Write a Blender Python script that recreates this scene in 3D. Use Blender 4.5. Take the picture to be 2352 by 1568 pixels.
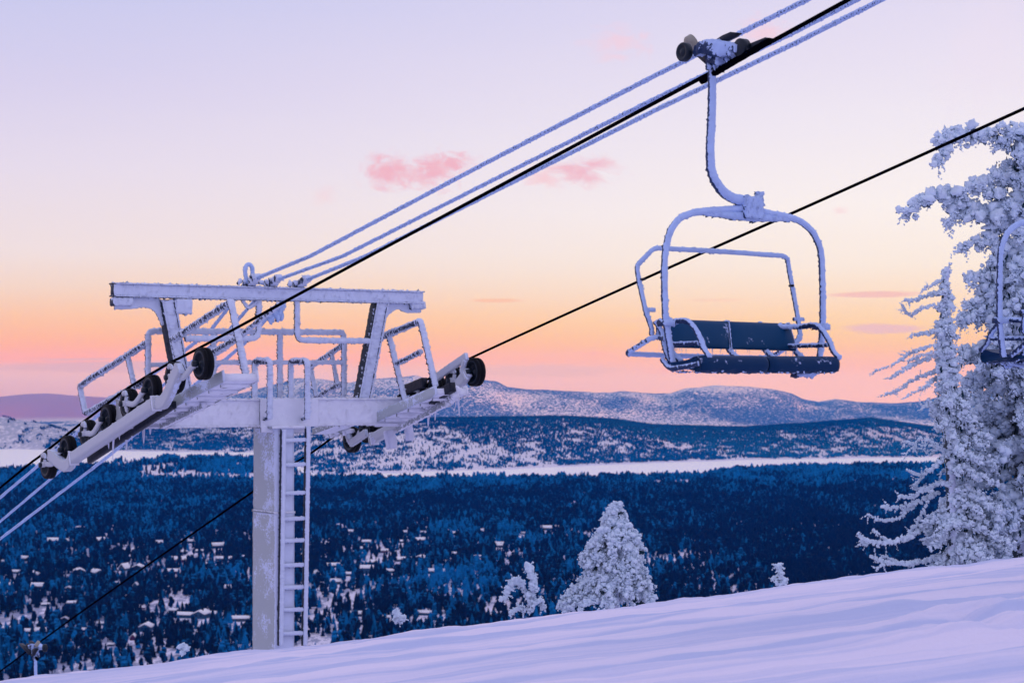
import bpy, math, random
import numpy as np
from mathutils import Vector, Matrix

random.seed(7)
rng = np.random.default_rng(7)
scene = bpy.context.scene
for o in list(bpy.data.objects):
    bpy.data.objects.remove(o)
col = scene.collection
PI = math.pi

# ------------------------------------------------------------------ camera
FOC = 4573.0                 # focal length in units of the 2352-wide view
HOR = 866.0                  # height of the horizon in that view
cam_d = bpy.data.cameras.new('camera')
cam_d.sensor_width = 36.0
cam_d.lens = FOC / 2352.0 * 36.0
cam_d.clip_start = 0.1
cam_d.clip_end = 120000.0
cam_d.dof.use_dof = True
cam_d.dof.focus_distance = 26.0
cam_d.dof.aperture_fstop = 3.6
cam = bpy.data.objects.new('camera', cam_d)
col.objects.link(cam)
cam.rotation_euler = (math.radians(90) + math.atan((HOR - 784.0) / FOC), 0, 0)
scene.camera = cam

# ------------------------------------------------------------------ colour helpers
def lin(c):
    c = c / 255.0
    return c / 12.92 if c <= 0.04045 else ((c + 0.055) / 1.055) ** 2.4

def srgb(r, g, b):
    return (lin(r), lin(g), lin(b), 1.0)

# ------------------------------------------------------------------ world
world = bpy.data.worlds.new("World")
scene.world = world
world.use_nodes = True
wt = world.node_tree
wt.nodes.clear()
SUN_EL = math.radians(1.25)
SUN_DIR = Vector((-0.46, 0.89, 0)).normalized()        # the way the light travels: from behind the viewer over the hill

class NT:
    """small helper round a node tree"""
    def __init__(s, nt):
        s.nt = nt
    def n(s, typ, **kw):
        nd = s.nt.nodes.new(typ)
        for k, v in kw.items():
            setattr(nd, k, v)
        return nd
    def put(s, sock, v):
        if isinstance(v, bpy.types.NodeSocket):
            s.nt.links.new(v, sock)
        elif v is not None:
            sock.default_value = v
    def math(s, op, a, b=None, c=None, clamp=False):
        nd = s.n('ShaderNodeMath', operation=op, use_clamp=clamp)
        for i, v in enumerate((a, b, c)):
            if v is not None:
                s.put(nd.inputs[i], v)
        return nd.outputs[0]
    def vmath(s, op, a, b=None):
        nd = s.n('ShaderNodeVectorMath', operation=op)
        s.put(nd.inputs[0], a)
        if b is not None:
            s.put(nd.inputs[1], b)
        return nd.outputs['Value'] if op in ('DOT_PRODUCT', 'LENGTH') else nd.outputs[0]
    def mix(s, fac, a, b, mode='MIX'):
        nd = s.n('ShaderNodeMix', data_type='RGBA', blend_type=mode)
        s.put(nd.inputs[0], fac)
        s.put(nd.inputs[6], a)
        s.put(nd.inputs[7], b)
        return nd.outputs[2]
    def noise(s, vec, scale, detail=4.0, rough=0.55, dist=0.0):
        nd = s.n('ShaderNodeTexNoise')
        s.put(nd.inputs['Vector'], vec)
        nd.inputs['Scale'].default_value = scale
        nd.inputs['Detail'].default_value = detail
        nd.inputs['Roughness'].default_value = rough
        nd.inputs['Distortion'].default_value = dist
        return nd.outputs[0]
    def maprange(s, v, a, b, c=0.0, d=1.0, smooth=True):
        nd = s.n('ShaderNodeMapRange', interpolation_type='SMOOTHSTEP' if smooth else 'LINEAR')
        s.put(nd.inputs[0], v)
        for i, q in enumerate((a, b, c, d)):
            s.put(nd.inputs[1 + i], q)
        return nd.outputs[0]
    def ramp(s, fac, stops):
        nd = s.n('ShaderNodeValToRGB')
        cr = nd.color_ramp
        cr.interpolation = 'EASE' if False else 'LINEAR'
        while len(cr.elements) > 1:
            cr.elements.remove(cr.elements[-1])
        for i, (p, c) in enumerate(stops):
            e = cr.elements[0] if i == 0 else cr.elements.new(p)
            e.position = p
            e.color = c
        s.put(nd.inputs[0], fac)
        return nd.outputs[0]

W = NT(wt)
w_out = W.n('ShaderNodeOutputWorld')
sky = W.n('ShaderNodeTexSky', sky_type='NISHITA', sun_disc=False)
sky.sun_elevation = SUN_EL
sky.sun_rotation = math.atan2(-SUN_DIR.x, -SUN_DIR.y)
sky.altitude = 600
bg1 = W.n('ShaderNodeBackground')
wt.links.new(sky.outputs[0], bg1.inputs[0])
bg1.inputs[1].default_value = 0.012
geo = W.n('ShaderNodeTexCoord').outputs['Generated']
sep = W.n('ShaderNodeSeparateXYZ')
wt.links.new(geo, sep.inputs[0])
dx, dy, dz = sep.outputs
az = W.math('ARCTAN2', dx, dy)                      # 0 straight ahead, + to the right
hl = W.math('SQRT', W.math('ADD', W.math('MULTIPLY', dx, dx), W.math('MULTIPLY', dy, dy)))
el = W.math('DIVIDE', dz, W.math('MAXIMUM', hl, 0.001))
# gentle warping so that the bands are not perfectly level
comb = W.n('ShaderNodeCombineXYZ')
W.put(comb.inputs[0], az); W.put(comb.inputs[1], W.math('MULTIPLY', el, 6.0)); W.put(comb.inputs[2], 0.0)
wv = comb.outputs[0]
wn = W.math('SUBTRACT', W.noise(wv, 3.0, 3.0), 0.5)
el2 = W.math('ADD', el, W.math('MULTIPLY', wn, W.maprange(el, 0.0, 0.1, 0.004, 0.02)))
pos = W.math('POWER', W.maprange(el2, -0.05, 1.0, 0.0, 1.0, False), 0.5)
def rp(y):                                          # ramp position of a height y in the 2352-wide view
    e = (HOR - y) / FOC
    return ((e + 0.05) / 1.05) ** 0.5
def rpe(e):
    return ((e + 0.05) / 1.05) ** 0.5
left = W.ramp(pos, [(0.0, srgb(200, 165, 220)), (rp(900), srgb(222, 178, 222)), (rp(866), srgb(232, 188, 222)), (rp(846), srgb(238, 190, 208)),
                    (rp(826), srgb(255, 172, 122)), (rp(780), srgb(255, 184, 122)), (rp(725), srgb(252, 200, 160)), (rp(660), srgb(244, 216, 206)),
                    (rp(585), srgb(240, 225, 233)), (rp(400), srgb(230, 220, 243)), (rp(200), srgb(216, 209, 243)), (rp(20), srgb(202, 202, 243)),
                    (rpe(0.34), srgb(208, 206, 248)), (rpe(0.7), srgb(212, 210, 254)), (1.0, srgb(212, 212, 255))])
right = W.ramp(pos, [(0.0, srgb(225, 175, 205)), (rp(925), srgb(255, 200, 210)), (rp(866), srgb(255, 200, 204)), (rp(846), srgb(255, 194, 172)),
                     (rp(812), srgb(255, 200, 122)), (rp(755), srgb(255, 214, 154)), (rp(690), srgb(254, 226, 202)), (rp(610), srgb(252, 238, 232)),
                     (rp(480), srgb(252, 244, 248)), (rp(300), srgb(243, 236, 250)), (rp(120), srgb(234, 226, 248)), (rp(0), srgb(226, 219, 247)),
                     (rpe(0.34), srgb(214, 210, 250)), (rpe(0.7), srgb(212, 210, 254)), (1.0, srgb(212, 212, 255))])
lr = W.math('SINE', W.math('MULTIPLY', az, 1.0))
skycol = W.mix(W.maprange(lr, -0.30, 0.26), left, right)

def cloud(px, py, w, h, color, strength, nscale, cur, flat=False, thr=0.42, seed=0):
    """a cloud at an azimuth / elevation, w and h in view units"""
    global skycol
    a0 = math.atan2(px - 1176.0, FOC); e0 = (HOR - py) / FOC
    u = W.math('DIVIDE', W.math('SUBTRACT', az, a0), w / FOC)
    v = W.math('DIVIDE', W.math('SUBTRACT', el, e0), h / FOC)
    c = W.n('ShaderNodeCombineXYZ')
    W.put(c.inputs[0], u); W.put(c.inputs[1], v); W.put(c.inputs[2], cur)
    r = W.vmath('LENGTH', c.outputs[0]) if not cur else W.math('SQRT', W.math('ADD', W.math('MULTIPLY', u, u), W.math('MULTIPLY', v, v)))
    nz = W.noise(c.outputs[0], nscale * 1.25, 6.0, 0.65, 0.5)
    f = W.math('ADD', W.math('SUBTRACT', 1.0, r), W.math('MULTIPLY', W.math('SUBTRACT', nz, 0.5), 2.3 if not flat else 0.9))
    m = W.maprange(f, 0.05 if not flat else 0.12, 1.0 if not flat else 0.6, 0.0, strength)
    skycol = W.mix(m, skycol, color)

P1 = srgb(241, 182, 202); P2 = srgb(248, 204, 216); P3 = srgb(238, 190, 202)
cloud(893, 392, 78, 58, P1, 1.0, 1.3, 1.3)
cloud(985, 398, 92, 48, P1, 1.0, 1.5, 5.1)
cloud(1042, 378, 76, 44, P1, 1.0, 1.5, 7.1)
cloud(1335, 394, 105, 56, P1, 0.85, 1.2, 9.7)
cloud(1250, 403, 80, 36, P2, 0.7, 1.2, 3.2)
cloud(745, 450, 40, 34, P2, 0.3, 1.3, 12.0)
cloud(1420, 100, 100, 50, srgb(246, 208, 226), 0.7, 1.3, 21.0)
cloud(1760, 75, 90, 50, srgb(248, 206, 224), 0.7, 1.3, 27.0)
cloud(1930, 488, 26, 14, P2, 0.4, 1.2, 33.0)
cloud(2000, 679, 150, 11, srgb(245, 196, 192), 0.95, 0.9, 41.0, True)
cloud(2030, 756, 135, 17, srgb(238, 194, 202), 0.95, 0.9, 47.0, True)
cloud(1640, 690, 110, 6, srgb(250, 208, 186), 0.5, 0.9, 51.0, True)
cloud(1140, 690, 90, 7, srgb(252, 196, 160), 0.8, 1.1, 57.0, True)
cloud(1500, 735, 160, 8, srgb(252, 206, 180), 0.5, 1.1, 58.0, True)
cloud(1250, 852, 270, 22, srgb(238, 190, 200), 0.85, 1.2, 61.0, True)
cloud(1360, 812, 70, 8, srgb(255, 184, 150), 0.7, 1.5, 63.0)
cloud(1560, 850, 120, 10, srgb(255, 182, 160), 0.6, 1.5, 67.0)
cloud(300, 842, 460, 20, srgb(224, 178, 204), 0.85, 1.0, 71.0, True)
cloud(170, 826, 170, 6, srgb(226, 182, 206), 0.75, 1.4, 73.0)
cloud(2290, 120, 160, 300, srgb(240, 226, 246), 0.35, 0.9, 80.0)
bg2 = W.n('ShaderNodeBackground')
wt.links.new(skycol, bg2.inputs[0])
bg2.inputs[1].default_value = 0.97
addw = W.n('ShaderNodeAddShader')
wt.links.new(bg1.outputs[0], addw.inputs[0])
wt.links.new(bg2.outputs[0], addw.inputs[1])
wt.links.new(addw.outputs[0], w_out.inputs[0])

# ------------------------------------------------------------------ sun: low behind the hill the viewer stands on; it only reaches the far summits
sun_d = bpy.data.lights.new('sun', 'SUN')
sun_d.energy = 4.5
sun_d.angle = math.radians(0.6)
sun_d.color = (1.0, 0.42, 0.36)
sun = bpy.data.objects.new('sun', sun_d)
col.objects.link(sun)
sd = Vector((SUN_DIR.x * math.cos(SUN_EL), SUN_DIR.y * math.cos(SUN_EL), -math.sin(SUN_EL)))
sun.rotation_euler = sd.to_track_quat('-Z', 'Y').to_euler()

scene.view_settings.view_transform = 'Standard'
scene.view_settings.look = 'None'
scene.view_settings.exposure = 0.0
scene.view_settings.gamma = 1.0
scene.view_settings.use_curve_mapping = False
scene.render.engine = 'CYCLES'
scene.cycles.use_denoising = True
scene.cycles.max_bounces = 6
scene.cycles.diffuse_bounces = 4
scene.cycles.volume_bounces = 0
scene.cycles.use_adaptive_sampling = False

# ------------------------------------------------------------------ geometry helpers
def tag(o, label=None, cat=None, group=None, kind=None):
    if label: o['label'] = label
    if cat: o['category'] = cat
    if group: o['group'] = group
    if kind: o['kind'] = kind
    return o

def empty(name, loc=(0, 0, 0), rz=0.0):
    o = bpy.data.objects.new(name, None)
    o.location = loc
    o.rotation_euler = (0, 0, rz)
    col.objects.link(o)
    return o

class MB:
    """collects vertices and faces, then links them as one mesh object"""
    def __init__(s):
        s.V = []; s.F = {3: [], 4: []}; s.big = []; s.n = 0
    def add(s, V, F3=None, F4=None, big=None):
        V = np.asarray(V, dtype=np.float64).reshape(-1, 3)
        if F3 is not None and len(F3): s.F[3].append(np.asarray(F3, dtype=np.int64) + s.n)
        if F4 is not None and len(F4): s.F[4].append(np.asarray(F4, dtype=np.int64) + s.n)
        if big is not None:
            for f in big: s.big.append([i + s.n for i in f])
        s.V.append(V); s.n += len(V)
    def mesh(s, name, mat, smooth=False):
        me = bpy.data.meshes.new(name)
        V = np.concatenate(s.V) if s.V else np.zeros((0, 3))
        loops = []; tot = []
        for k in (3, 4):
            if s.F[k]:
                A = np.concatenate(s.F[k]); loops.append(A.ravel()); tot.append(np.full(len(A), k))
        for f in s.big:
            loops.append(np.array(f)); tot.append(np.array([len(f)]))
        me.vertices.add(len(V)); me.vertices.foreach_set('co', V.astype(np.float32).ravel())
        if loops:
            loops = np.concatenate(loops); tot = np.concatenate(tot)
            me.loops.add(len(loops)); me.loops.foreach_set('vertex_index', loops.astype(np.int32))
            me.polygons.add(len(tot))
            st = np.concatenate(([0], np.cumsum(tot)[:-1]))
            me.polygons.foreach_set('loop_start', st.astype(np.int32))
            me.polygons.foreach_set('loop_total', tot.astype(np.int32))
            if smooth: me.polygons.foreach_set('use_smooth', np.ones(len(tot), dtype=bool))
        me.update(calc_edges=True)
        me.validate()
        if mat: me.materials.append(mat)
        return me
    def obj(s, name, mat, parent=None, smooth=False):
        o = bpy.data.objects.new(name, s.mesh(name, mat, smooth))
        col.objects.link(o)
        if parent: o.parent = parent
        return o

def unit(v):
    v = np.asarray(v, dtype=float)
    return v / max(1e-9, np.linalg.norm(v))

def rounded(pts, rad, seg=5):
    """a polyline with its inner corners rounded"""
    P = [np.asarray(p, dtype=float) for p in pts]
    out = [P[0]]
    for i in range(1, len(P) - 1):
        a, b, c = P[i - 1], P[i], P[i + 1]
        r = min(rad, 0.48 * np.linalg.norm(a - b), 0.48 * np.linalg.norm(c - b))
        p0 = b + unit(a - b) * r; p1 = b + unit(c - b) * r
        for k in range(seg + 1):
            t = k / seg
            out.append((1 - t) ** 2 * p0 + 2 * t * (1 - t) * b + t * t * p1)
    out.append(P[-1])
    return np.array(out)

def resample(P, step):
    P = np.asarray(P, dtype=float)
    d = np.linalg.norm(np.diff(P, axis=0), axis=1)
    s = np.concatenate(([0], np.cumsum(d)))
    n = max(1, int(round(s[-1] / step)))
    q = np.linspace(0, s[-1], n + 1)
    return np.stack([np.interp(q, s, P[:, k]) for k in range(3)], axis=1)

def catmull(P, seg=8):
    P = np.asarray(P, dtype=float)
    P = np.vstack([2 * P[0] - P[1], P, 2 * P[-1] - P[-2]])
    out = []
    for i in range(1, len(P) - 2):
        for k in range(seg):
            t = k / seg
            out.append(0.5 * ((2 * P[i]) + (P[i + 1] - P[i - 1]) * t + (2 * P[i - 1] - 5 * P[i] + 4 * P[i + 1] - P[i + 2]) * t * t
                              + (3 * P[i] - P[i - 1] - 3 * P[i + 1] + P[i + 2]) * t ** 3))
    out.append(P[-2])
    return np.array(out)

def spikes(shape, jit):
    """rime relief: mostly small, now and then a longer feather"""
    a = np.abs(rng.normal(0, 1, shape)) * jit * 0.6
    b = (rng.random(shape) < 0.12) * rng.random(shape) * jit * 2.6
    return a + b

def sweep(mb, path, sec, up=(0, 0, 1), jit=0.0, caps=True, scale=None, side_jit=None):
    """sweep a closed 2-D section (n,2: sideways, upwards) along a path"""
    P = np.asarray(path, dtype=float); sec = np.asarray(sec, dtype=float)
    n, m = len(P), len(sec)
    T = np.zeros_like(P)
    T[1:-1] = P[2:] - P[:-2]; T[0] = P[1] - P[0]; T[-1] = P[-1] - P[-2]
    T /= np.maximum(1e-9, np.linalg.norm(T, axis=1))[:, None]
    U = np.tile(np.asarray(up, dtype=float), (n, 1))
    S = np.cross(T, U); S /= np.maximum(1e-9, np.linalg.norm(S, axis=1))[:, None]
    N = np.cross(S, T)
    sc = np.ones(n) if scale is None else np.asarray(scale, dtype=float)
    Q = sec[None] * sc[:, None, None]
    if jit:
        ln = np.maximum(1e-6, np.linalg.norm(sec, axis=1))
        Q = Q + (sec / ln[:, None])[None] * spikes((n, m), jit)[:, :, None]
    V = P[:, None, :] + Q[:, :, :1] * S[:, None, :] + Q[:, :, 1:2] * N[:, None, :]
    if jit: V = V + T[:, None, :] * (rng.random((n, m, 1)) - 0.5) * jit
    i, j = np.meshgrid(np.arange(n - 1), np.arange(m), indexing='ij')
    j2 = (j + 1) % m
    F = np.stack([i * m + j, i * m + j2, (i + 1) * m + j2, (i + 1) * m + j], axis=-1).reshape(-1, 4)
    V = V.reshape(-1, 3)
    F3 = []
    if caps:
        c0 = P[0]; c1 = P[-1]
        V = np.vstack([V, c0, c1])
        a = np.arange(m); b = (a + 1) % m
        F3 = np.vstack([np.stack([np.full(m, n * m), b, a], 1), np.stack([np.full(m, n * m + 1), (n - 1) * m + a, (n - 1) * m + b], 1)])
    mb.add(V, F3, F)

def circ(r, n=9):
    a = np.arange(n) * 2 * PI / n
    return np.stack([np.cos(a) * r, np.sin(a) * r], 1)

def rect(w, h, step=0.035):
    """outline of a rectangle w x h, subdivided"""
    nx = max(1, int(round(w / step))); ny = max(1, int(round(h / step)))
    pts = []
    for k in range(nx): pts.append((-w / 2 + w * k / nx, -h / 2))
    for k in range(ny): pts.append((w / 2, -h / 2 + h * k / ny))
    for k in range(nx): pts.append((w / 2 - w * k / nx, h / 2))
    for k in range(ny): pts.append((-w / 2, h / 2 - h * k / ny))
    return np.array(pts)

def any_up(P):
    """a reference vector well away from the path"""
    P = np.asarray(P, dtype=float)
    d = unit(P[-1] - P[0])
    best = None; bv = 9
    for c in ((0, 0, 1), (0, 1, 0), (1, 0, 0), (0.57, -0.6, 0.55)):
        T = np.diff(P, axis=0); T /= np.maximum(1e-9, np.linalg.norm(T, axis=1))[:, None]
        v = np.abs(T @ unit(c)).max()
        if v < bv - 1e-6: bv = v; best = c
    return best

def tube(mb, pts, r, jit=0.005, rad=0.08, step=0.013, n=10, up=None, caps=True, scale=None):
    P = rounded(pts, rad) if len(pts) > 2 and rad > 0 else np.asarray(pts, dtype=float)
    P = resample(P, step)
    if up is None: up = any_up(P)
    sweep(mb, P, circ(r, n), up, jit, caps, scale=None if scale is None else np.interp(np.linspace(0, 1, len(P)), np.linspace(0, 1, len(scale)), scale))

def bar(mb, a, b, w, h, jit=0.006, up=(0, 0, 1), step=0.02, sstep=0.025):
    P = resample(np.array([a, b], dtype=float), step)
    sweep(mb, P, rect(w, h, sstep), up, jit)

def lathe(mb, c, axis, prof, n=28, jit=0.0):
    """profile: (along axis, radius) pairs"""
    c = np.asarray(c, dtype=float); ax = unit(axis)
    e1 = unit(np.cross(ax, (0.1, 0.2, 0.97))); e2 = np.cross(ax, e1)
    A = np.arange(n) * 2 * PI / n
    V = []
    for (t, r) in prof:
        rr = r + (spikes((n,), jit) if jit and r > 0.01 else 0)
        V.append(c + ax * t + (np.cos(A) * rr)[:, None] * e1 + (np.sin(A) * rr)[:, None] * e2)
    V = np.concatenate(V)
    i, j = np.meshgrid(np.arange(len(prof) - 1), np.arange(n), indexing='ij'); j2 = (j + 1) % n
    F = np.stack([i * n + j, i * n + j2, (i + 1) * n + j2, (i + 1) * n + j], axis=-1).reshape(-1, 4)
    mb.add(V, None, F)

# unit blob meshes for rime clumps
def ico(level):
    t = (1 + 5 ** 0.5) / 2
    V = [(-1, t, 0), (1, t, 0), (-1, -t, 0), (1, -t, 0), (0, -1, t), (0, 1, t), (0, -1, -t), (0, 1, -t), (t, 0, -1), (t, 0, 1), (-t, 0, -1), (-t, 0, 1)]
    F = [(0, 11, 5), (0, 5, 1), (0, 1, 7), (0, 7, 10), (0, 10, 11), (1, 5, 9), (5, 11, 4), (11, 10, 2), (10, 7, 6), (7, 1, 8), (3, 9, 4), (3, 4, 2), (3, 2, 6), (3, 6, 8), (3, 8, 9), (4, 9, 5), (2, 4, 11), (6, 2, 10), (8, 6, 7), (9, 8, 1)]
    V = [unit(v) for v in V]
    for _ in range(level):
        cache = {}; G = []
        def mid(a, b):
            k = (min(a, b), max(a, b))
            if k not in cache:
                V.append(unit(V[a] + V[b])); cache[k] = len(V) - 1
            return cache[k]
        for a, b, c in F:
            x, y, z = mid(a, b), mid(b, c), mid(c, a)
            G += [(a, x, z), (b, y, x), (c, z, y), (x, y, z)]
        F = G
    return np.array(V), np.array(F)
ICO = [ico(0), ico(1)]

def blobs(mb, P, R, level=1, rough=0.28, stretch=(1, 1, 1)):
    P = np.asarray(P, dtype=float).reshape(-1, 3); R = np.broadcast_to(np.asarray(R, dtype=float), (len(P),))
    BV, BF = ICO[level]
    n, m = len(P), len(BV)
    if n == 0: return
    Q, _ = np.linalg.qr(rng.normal(size=(n, 3, 3)))
    Vv = np.einsum('vk,nkj->nvj', BV, Q) * (1 + rng.normal(0, rough, (n, m, 1)).clip(-0.5, 0.9))
    Vv = Vv * (np.asarray(stretch) * (1 + rng.normal(0, 0.15, (n, 1, 3))))
    Vv = Vv * R[:, None, None] + P[:, None, :]
    F = (BF[None] + (np.arange(n) * m)[:, None, None]).reshape(-1, 3)
    det = np.linalg.det(Q) < 0
    F = F.reshape(n, -1, 3); F[det] = F[det][:, :, ::-1]; F = F.reshape(-1, 3)
    mb.add(Vv.reshape(-1, 3), F)

# ------------------------------------------------------------------ materials
def new_mat(name):
    m = bpy.data.materials.new(name)
    m.use_nodes = True
    nt = m.node_tree
    b = nt.nodes['Principled BSDF']
    return m, NT(nt), b

WIND = Vector((0.80, -0.35, 0.30)).normalized()     # rime has grown towards the wind

def rime_mat(name, base, thr, rime=(0.72, 0.79, 0.97, 1), amp=0.55, patch=0.0, pscale=3.0, base_rough=0.5, wind=WIND, bump=0.6, nscale=45.0):
    m, N, b = new_mat(name)
    g = N.n('ShaderNodeNewGeometry')
    tc = N.n('ShaderNodeTexCoord').outputs['Object']
    d = N.vmath('DOT_PRODUCT', g.outputs['Normal'], tuple(wind))
    nz = N.math('SUBTRACT', N.noise(tc, nscale, 3.0, 0.6), 0.5)
    f = N.math('ADD', d, N.math('MULTIPLY', nz, amp * 2.0))
    if patch:
        pz = N.math('SUBTRACT', N.noise(tc, pscale, 4.0, 0.6), 0.5)
        f = N.math('ADD', f, N.math('MULTIPLY', pz, patch * 2.0))
    fac = N.maprange(f, thr - 0.08, thr + 0.08)
    rv = N.mix(N.noise(tc, 6.0, 4.0), tuple(c * 0.86 for c in rime[:3]) + (1,), tuple(min(1, c * 1.06) for c in rime[:3]) + (1,))
    N.put(b.inputs['Base Color'], N.mix(fac, base, rv))
    N.put(b.inputs['Roughness'], N.maprange(fac, 0, 1, base_rough, 0.85, False))
    b.inputs['Specular IOR Level'].default_value = 0.12 if 'vinyl' in name else 0.3
    bp = N.n('ShaderNodeBump')
    bp.inputs['Strength'].default_value = bump
    bp.inputs['Distance'].default_value = 0.01
    N.put(bp.inputs['Height'], N.math('MULTIPLY', N.noise(tc, nscale * 1.7, 4.0, 0.7), fac))
    N.put(b.inputs['Normal'], bp.outputs[0])
    return m

M = {}
M['rime_dark'] = rime_mat('rime_over_dark_steel', (0.004, 0.016, 0.045, 1), -0.40, amp=0.45)
M['rime_beam'] = rime_mat('rime_over_dark_beam', (0.004, 0.014, 0.030, 1), -0.26, amp=0.22)
M['rime_paint'] = rime_mat('rime_over_grey_paint', (0.30, 0.33, 0.34, 1), -0.40, patch=0.25, rime=(0.86, 0.88, 0.99, 1))
M['pillar'] = rime_mat('rime_patches_on_grey_pillar', (0.43, 0.47, 0.48, 1), -0.40, amp=0.5, patch=0.95, pscale=1.6, nscale=38)
M['rime_chair'] = rime_mat('rime_over_chair_tube', (0.006, 0.026, 0.09, 1), -0.30, amp=0.5, rime=(0.50, 0.65, 0.97, 1))
M['rime_cable'] = rime_mat('rime_on_cable', (0.03, 0.05, 0.12, 1), -0.62, amp=0.8, rime=(0.50, 0.65, 0.97, 1), nscale=60)
M['white_paint'] = rime_mat('frosted_white_paint', (0.52, 0.54, 0.58, 1), 0.35, amp=0.4, patch=0.4, rime=(0.72, 0.79, 0.97, 1))
M['vinyl'] = rime_mat('navy_vinyl_with_ice_specks', (0.002, 0.050, 0.130, 1), 1.15, amp=0.45, patch=0.75, pscale=5.0, rime=(0.45, 0.55, 0.80, 1), base_rough=0.42, nscale=30)
M['vinyl_front'] = rime_mat('navy_vinyl_seat_edge', (0.002, 0.030, 0.090, 1), 1.10, amp=0.45, patch=0.85, pscale=7.0, rime=(0.45, 0.55, 0.80, 1), base_rough=0.45, nscale=34)

def plain(name, c, rough=0.5, metal=0.0, spec=0.5, var=0.3, scale=12.0, bump=0.0):
    m, N, b = new_mat(name)
    tc = N.n('ShaderNodeTexCoord').outputs['Object']
    nz = N.noise(tc, scale, 4.0)
    N.put(b.inputs['Base Color'], N.mix(nz, tuple(x * (1 - var) for x in c[:3]) + (1,), tuple(min(1, x * (1 + var)) for x in c[:3]) + (1,)))
    b.inputs['Roughness'].default_value = rough
    b.inputs['Metallic'].default_value = metal
    b.inputs['Specular IOR Level'].default_value = spec
    if bump:
        bp = N.n('ShaderNodeBump'); bp.inputs['Strength'].default_value = bump; bp.inputs['Distance'].default_value = 0.01
        N.put(bp.inputs['Height'], N.noise(tc, scale * 6, 3.0)); N.put(b.inputs['Normal'], bp.outputs[0])
    return m
M['rubber'] = plain('black_rubber', (0.003, 0.004, 0.007), 0.6, spec=0.12)
M['wheel'] = plain('dark_cast_wheel', (0.005, 0.012, 0.022), 0.45, spec=0.3)
M['rope'] = plain('bare_steel_rope', (0.002, 0.002, 0.004), 0.9, spec=0.0, scale=80, bump=0.8)
M['beige'] = plain('beige_roller', (0.30, 0.28, 0.22), 0.5)
M['ice'] = plain('white_ice', (0.66, 0.68, 0.82), 0.5, var=0.12)
M['black_plate'] = plain('black_steel_plate', (0.004, 0.008, 0.02), 0.5, spec=0.3)

# snow
def snow_mat(name, c, streak=False):
    m, N, b = new_mat(name)
    tc = N.n('ShaderNodeTexCoord').outputs['Object']
    nz = N.noise(tc, 0.8, 5.0)
    N.put(b.inputs['Base Color'], N.mix(nz, tuple(x * 0.95 for x in c) + (1,), tuple(min(1.0, x * 1.04) for x in c) + (1,)))
    b.inputs['Roughness'].default_value = 0.75
    snow_base = (N, b, tc, c)
    b.inputs['Specular IOR Level'].default_value = 0.25
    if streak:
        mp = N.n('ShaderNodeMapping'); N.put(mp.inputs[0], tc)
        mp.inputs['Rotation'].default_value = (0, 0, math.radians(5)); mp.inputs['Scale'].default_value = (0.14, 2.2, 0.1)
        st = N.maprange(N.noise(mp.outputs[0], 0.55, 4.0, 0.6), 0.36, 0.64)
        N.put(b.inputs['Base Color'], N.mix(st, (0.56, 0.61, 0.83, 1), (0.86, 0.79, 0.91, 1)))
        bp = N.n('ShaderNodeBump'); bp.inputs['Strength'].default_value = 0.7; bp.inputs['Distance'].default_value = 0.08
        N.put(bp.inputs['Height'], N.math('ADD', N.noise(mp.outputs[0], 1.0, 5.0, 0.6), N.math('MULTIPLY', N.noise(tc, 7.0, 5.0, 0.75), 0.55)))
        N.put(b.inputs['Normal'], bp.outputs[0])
    return m
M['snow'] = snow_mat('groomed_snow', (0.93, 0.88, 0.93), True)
M['snow_far'] = snow_mat('valley_snow', (0.93, 0.90, 0.95))
M['snow_roof'] = snow_mat('roof_snow', (0.90, 0.88, 0.95))

# far slopes: snow speckled with trees too small to tell apart and, on the nearer valley floor, with painted forest shade
m, N, b = new_mat('snowy_mountain_with_far_trees')
tc = N.n('ShaderNodeTexCoord').outputs['Object']
mp = N.n('ShaderNodeMapping'); N.put(mp.inputs[0], tc); mp.inputs['Scale'].default_value = (1, 0.30, 1.6)
v = mp.outputs[0]
spz = N.n('ShaderNodeSeparateXYZ'); N.put(spz.inputs[0], tc)
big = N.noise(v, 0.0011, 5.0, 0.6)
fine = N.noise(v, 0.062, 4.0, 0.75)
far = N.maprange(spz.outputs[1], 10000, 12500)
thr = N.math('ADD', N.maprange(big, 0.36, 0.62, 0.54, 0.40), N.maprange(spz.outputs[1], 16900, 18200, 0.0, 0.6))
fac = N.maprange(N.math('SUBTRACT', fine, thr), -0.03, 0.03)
tree_and_shade = N.mix(far, (0.002, 0.060, 0.180, 1), (0.012, 0.085, 0.270, 1))
fac = N.math('MULTIPLY', fac, N.math('ADD', N.maprange(spz.outputs[1], 6500, 11000, 0.0, 0.95), N.maprange(spz.outputs[1], 3800, 5200, 0.55, 0.0)))  # on the nearer valley floor the speckle is forest shade painted into the snow
N.put(b.inputs['Base Color'], N.mix(fac, N.mix(N.maprange(spz.outputs[1], 16900, 18200), (0.74, 0.70, 0.82, 1), (0.46, 0.27, 0.46, 1)), tree_and_shade))  # farthest range: pink sky light painted into the base colour as mauve
b.inputs['Roughness'].default_value = 0.9
b.inputs['Specular IOR Level'].default_value = 0.0
M['mountain'] = m

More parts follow.
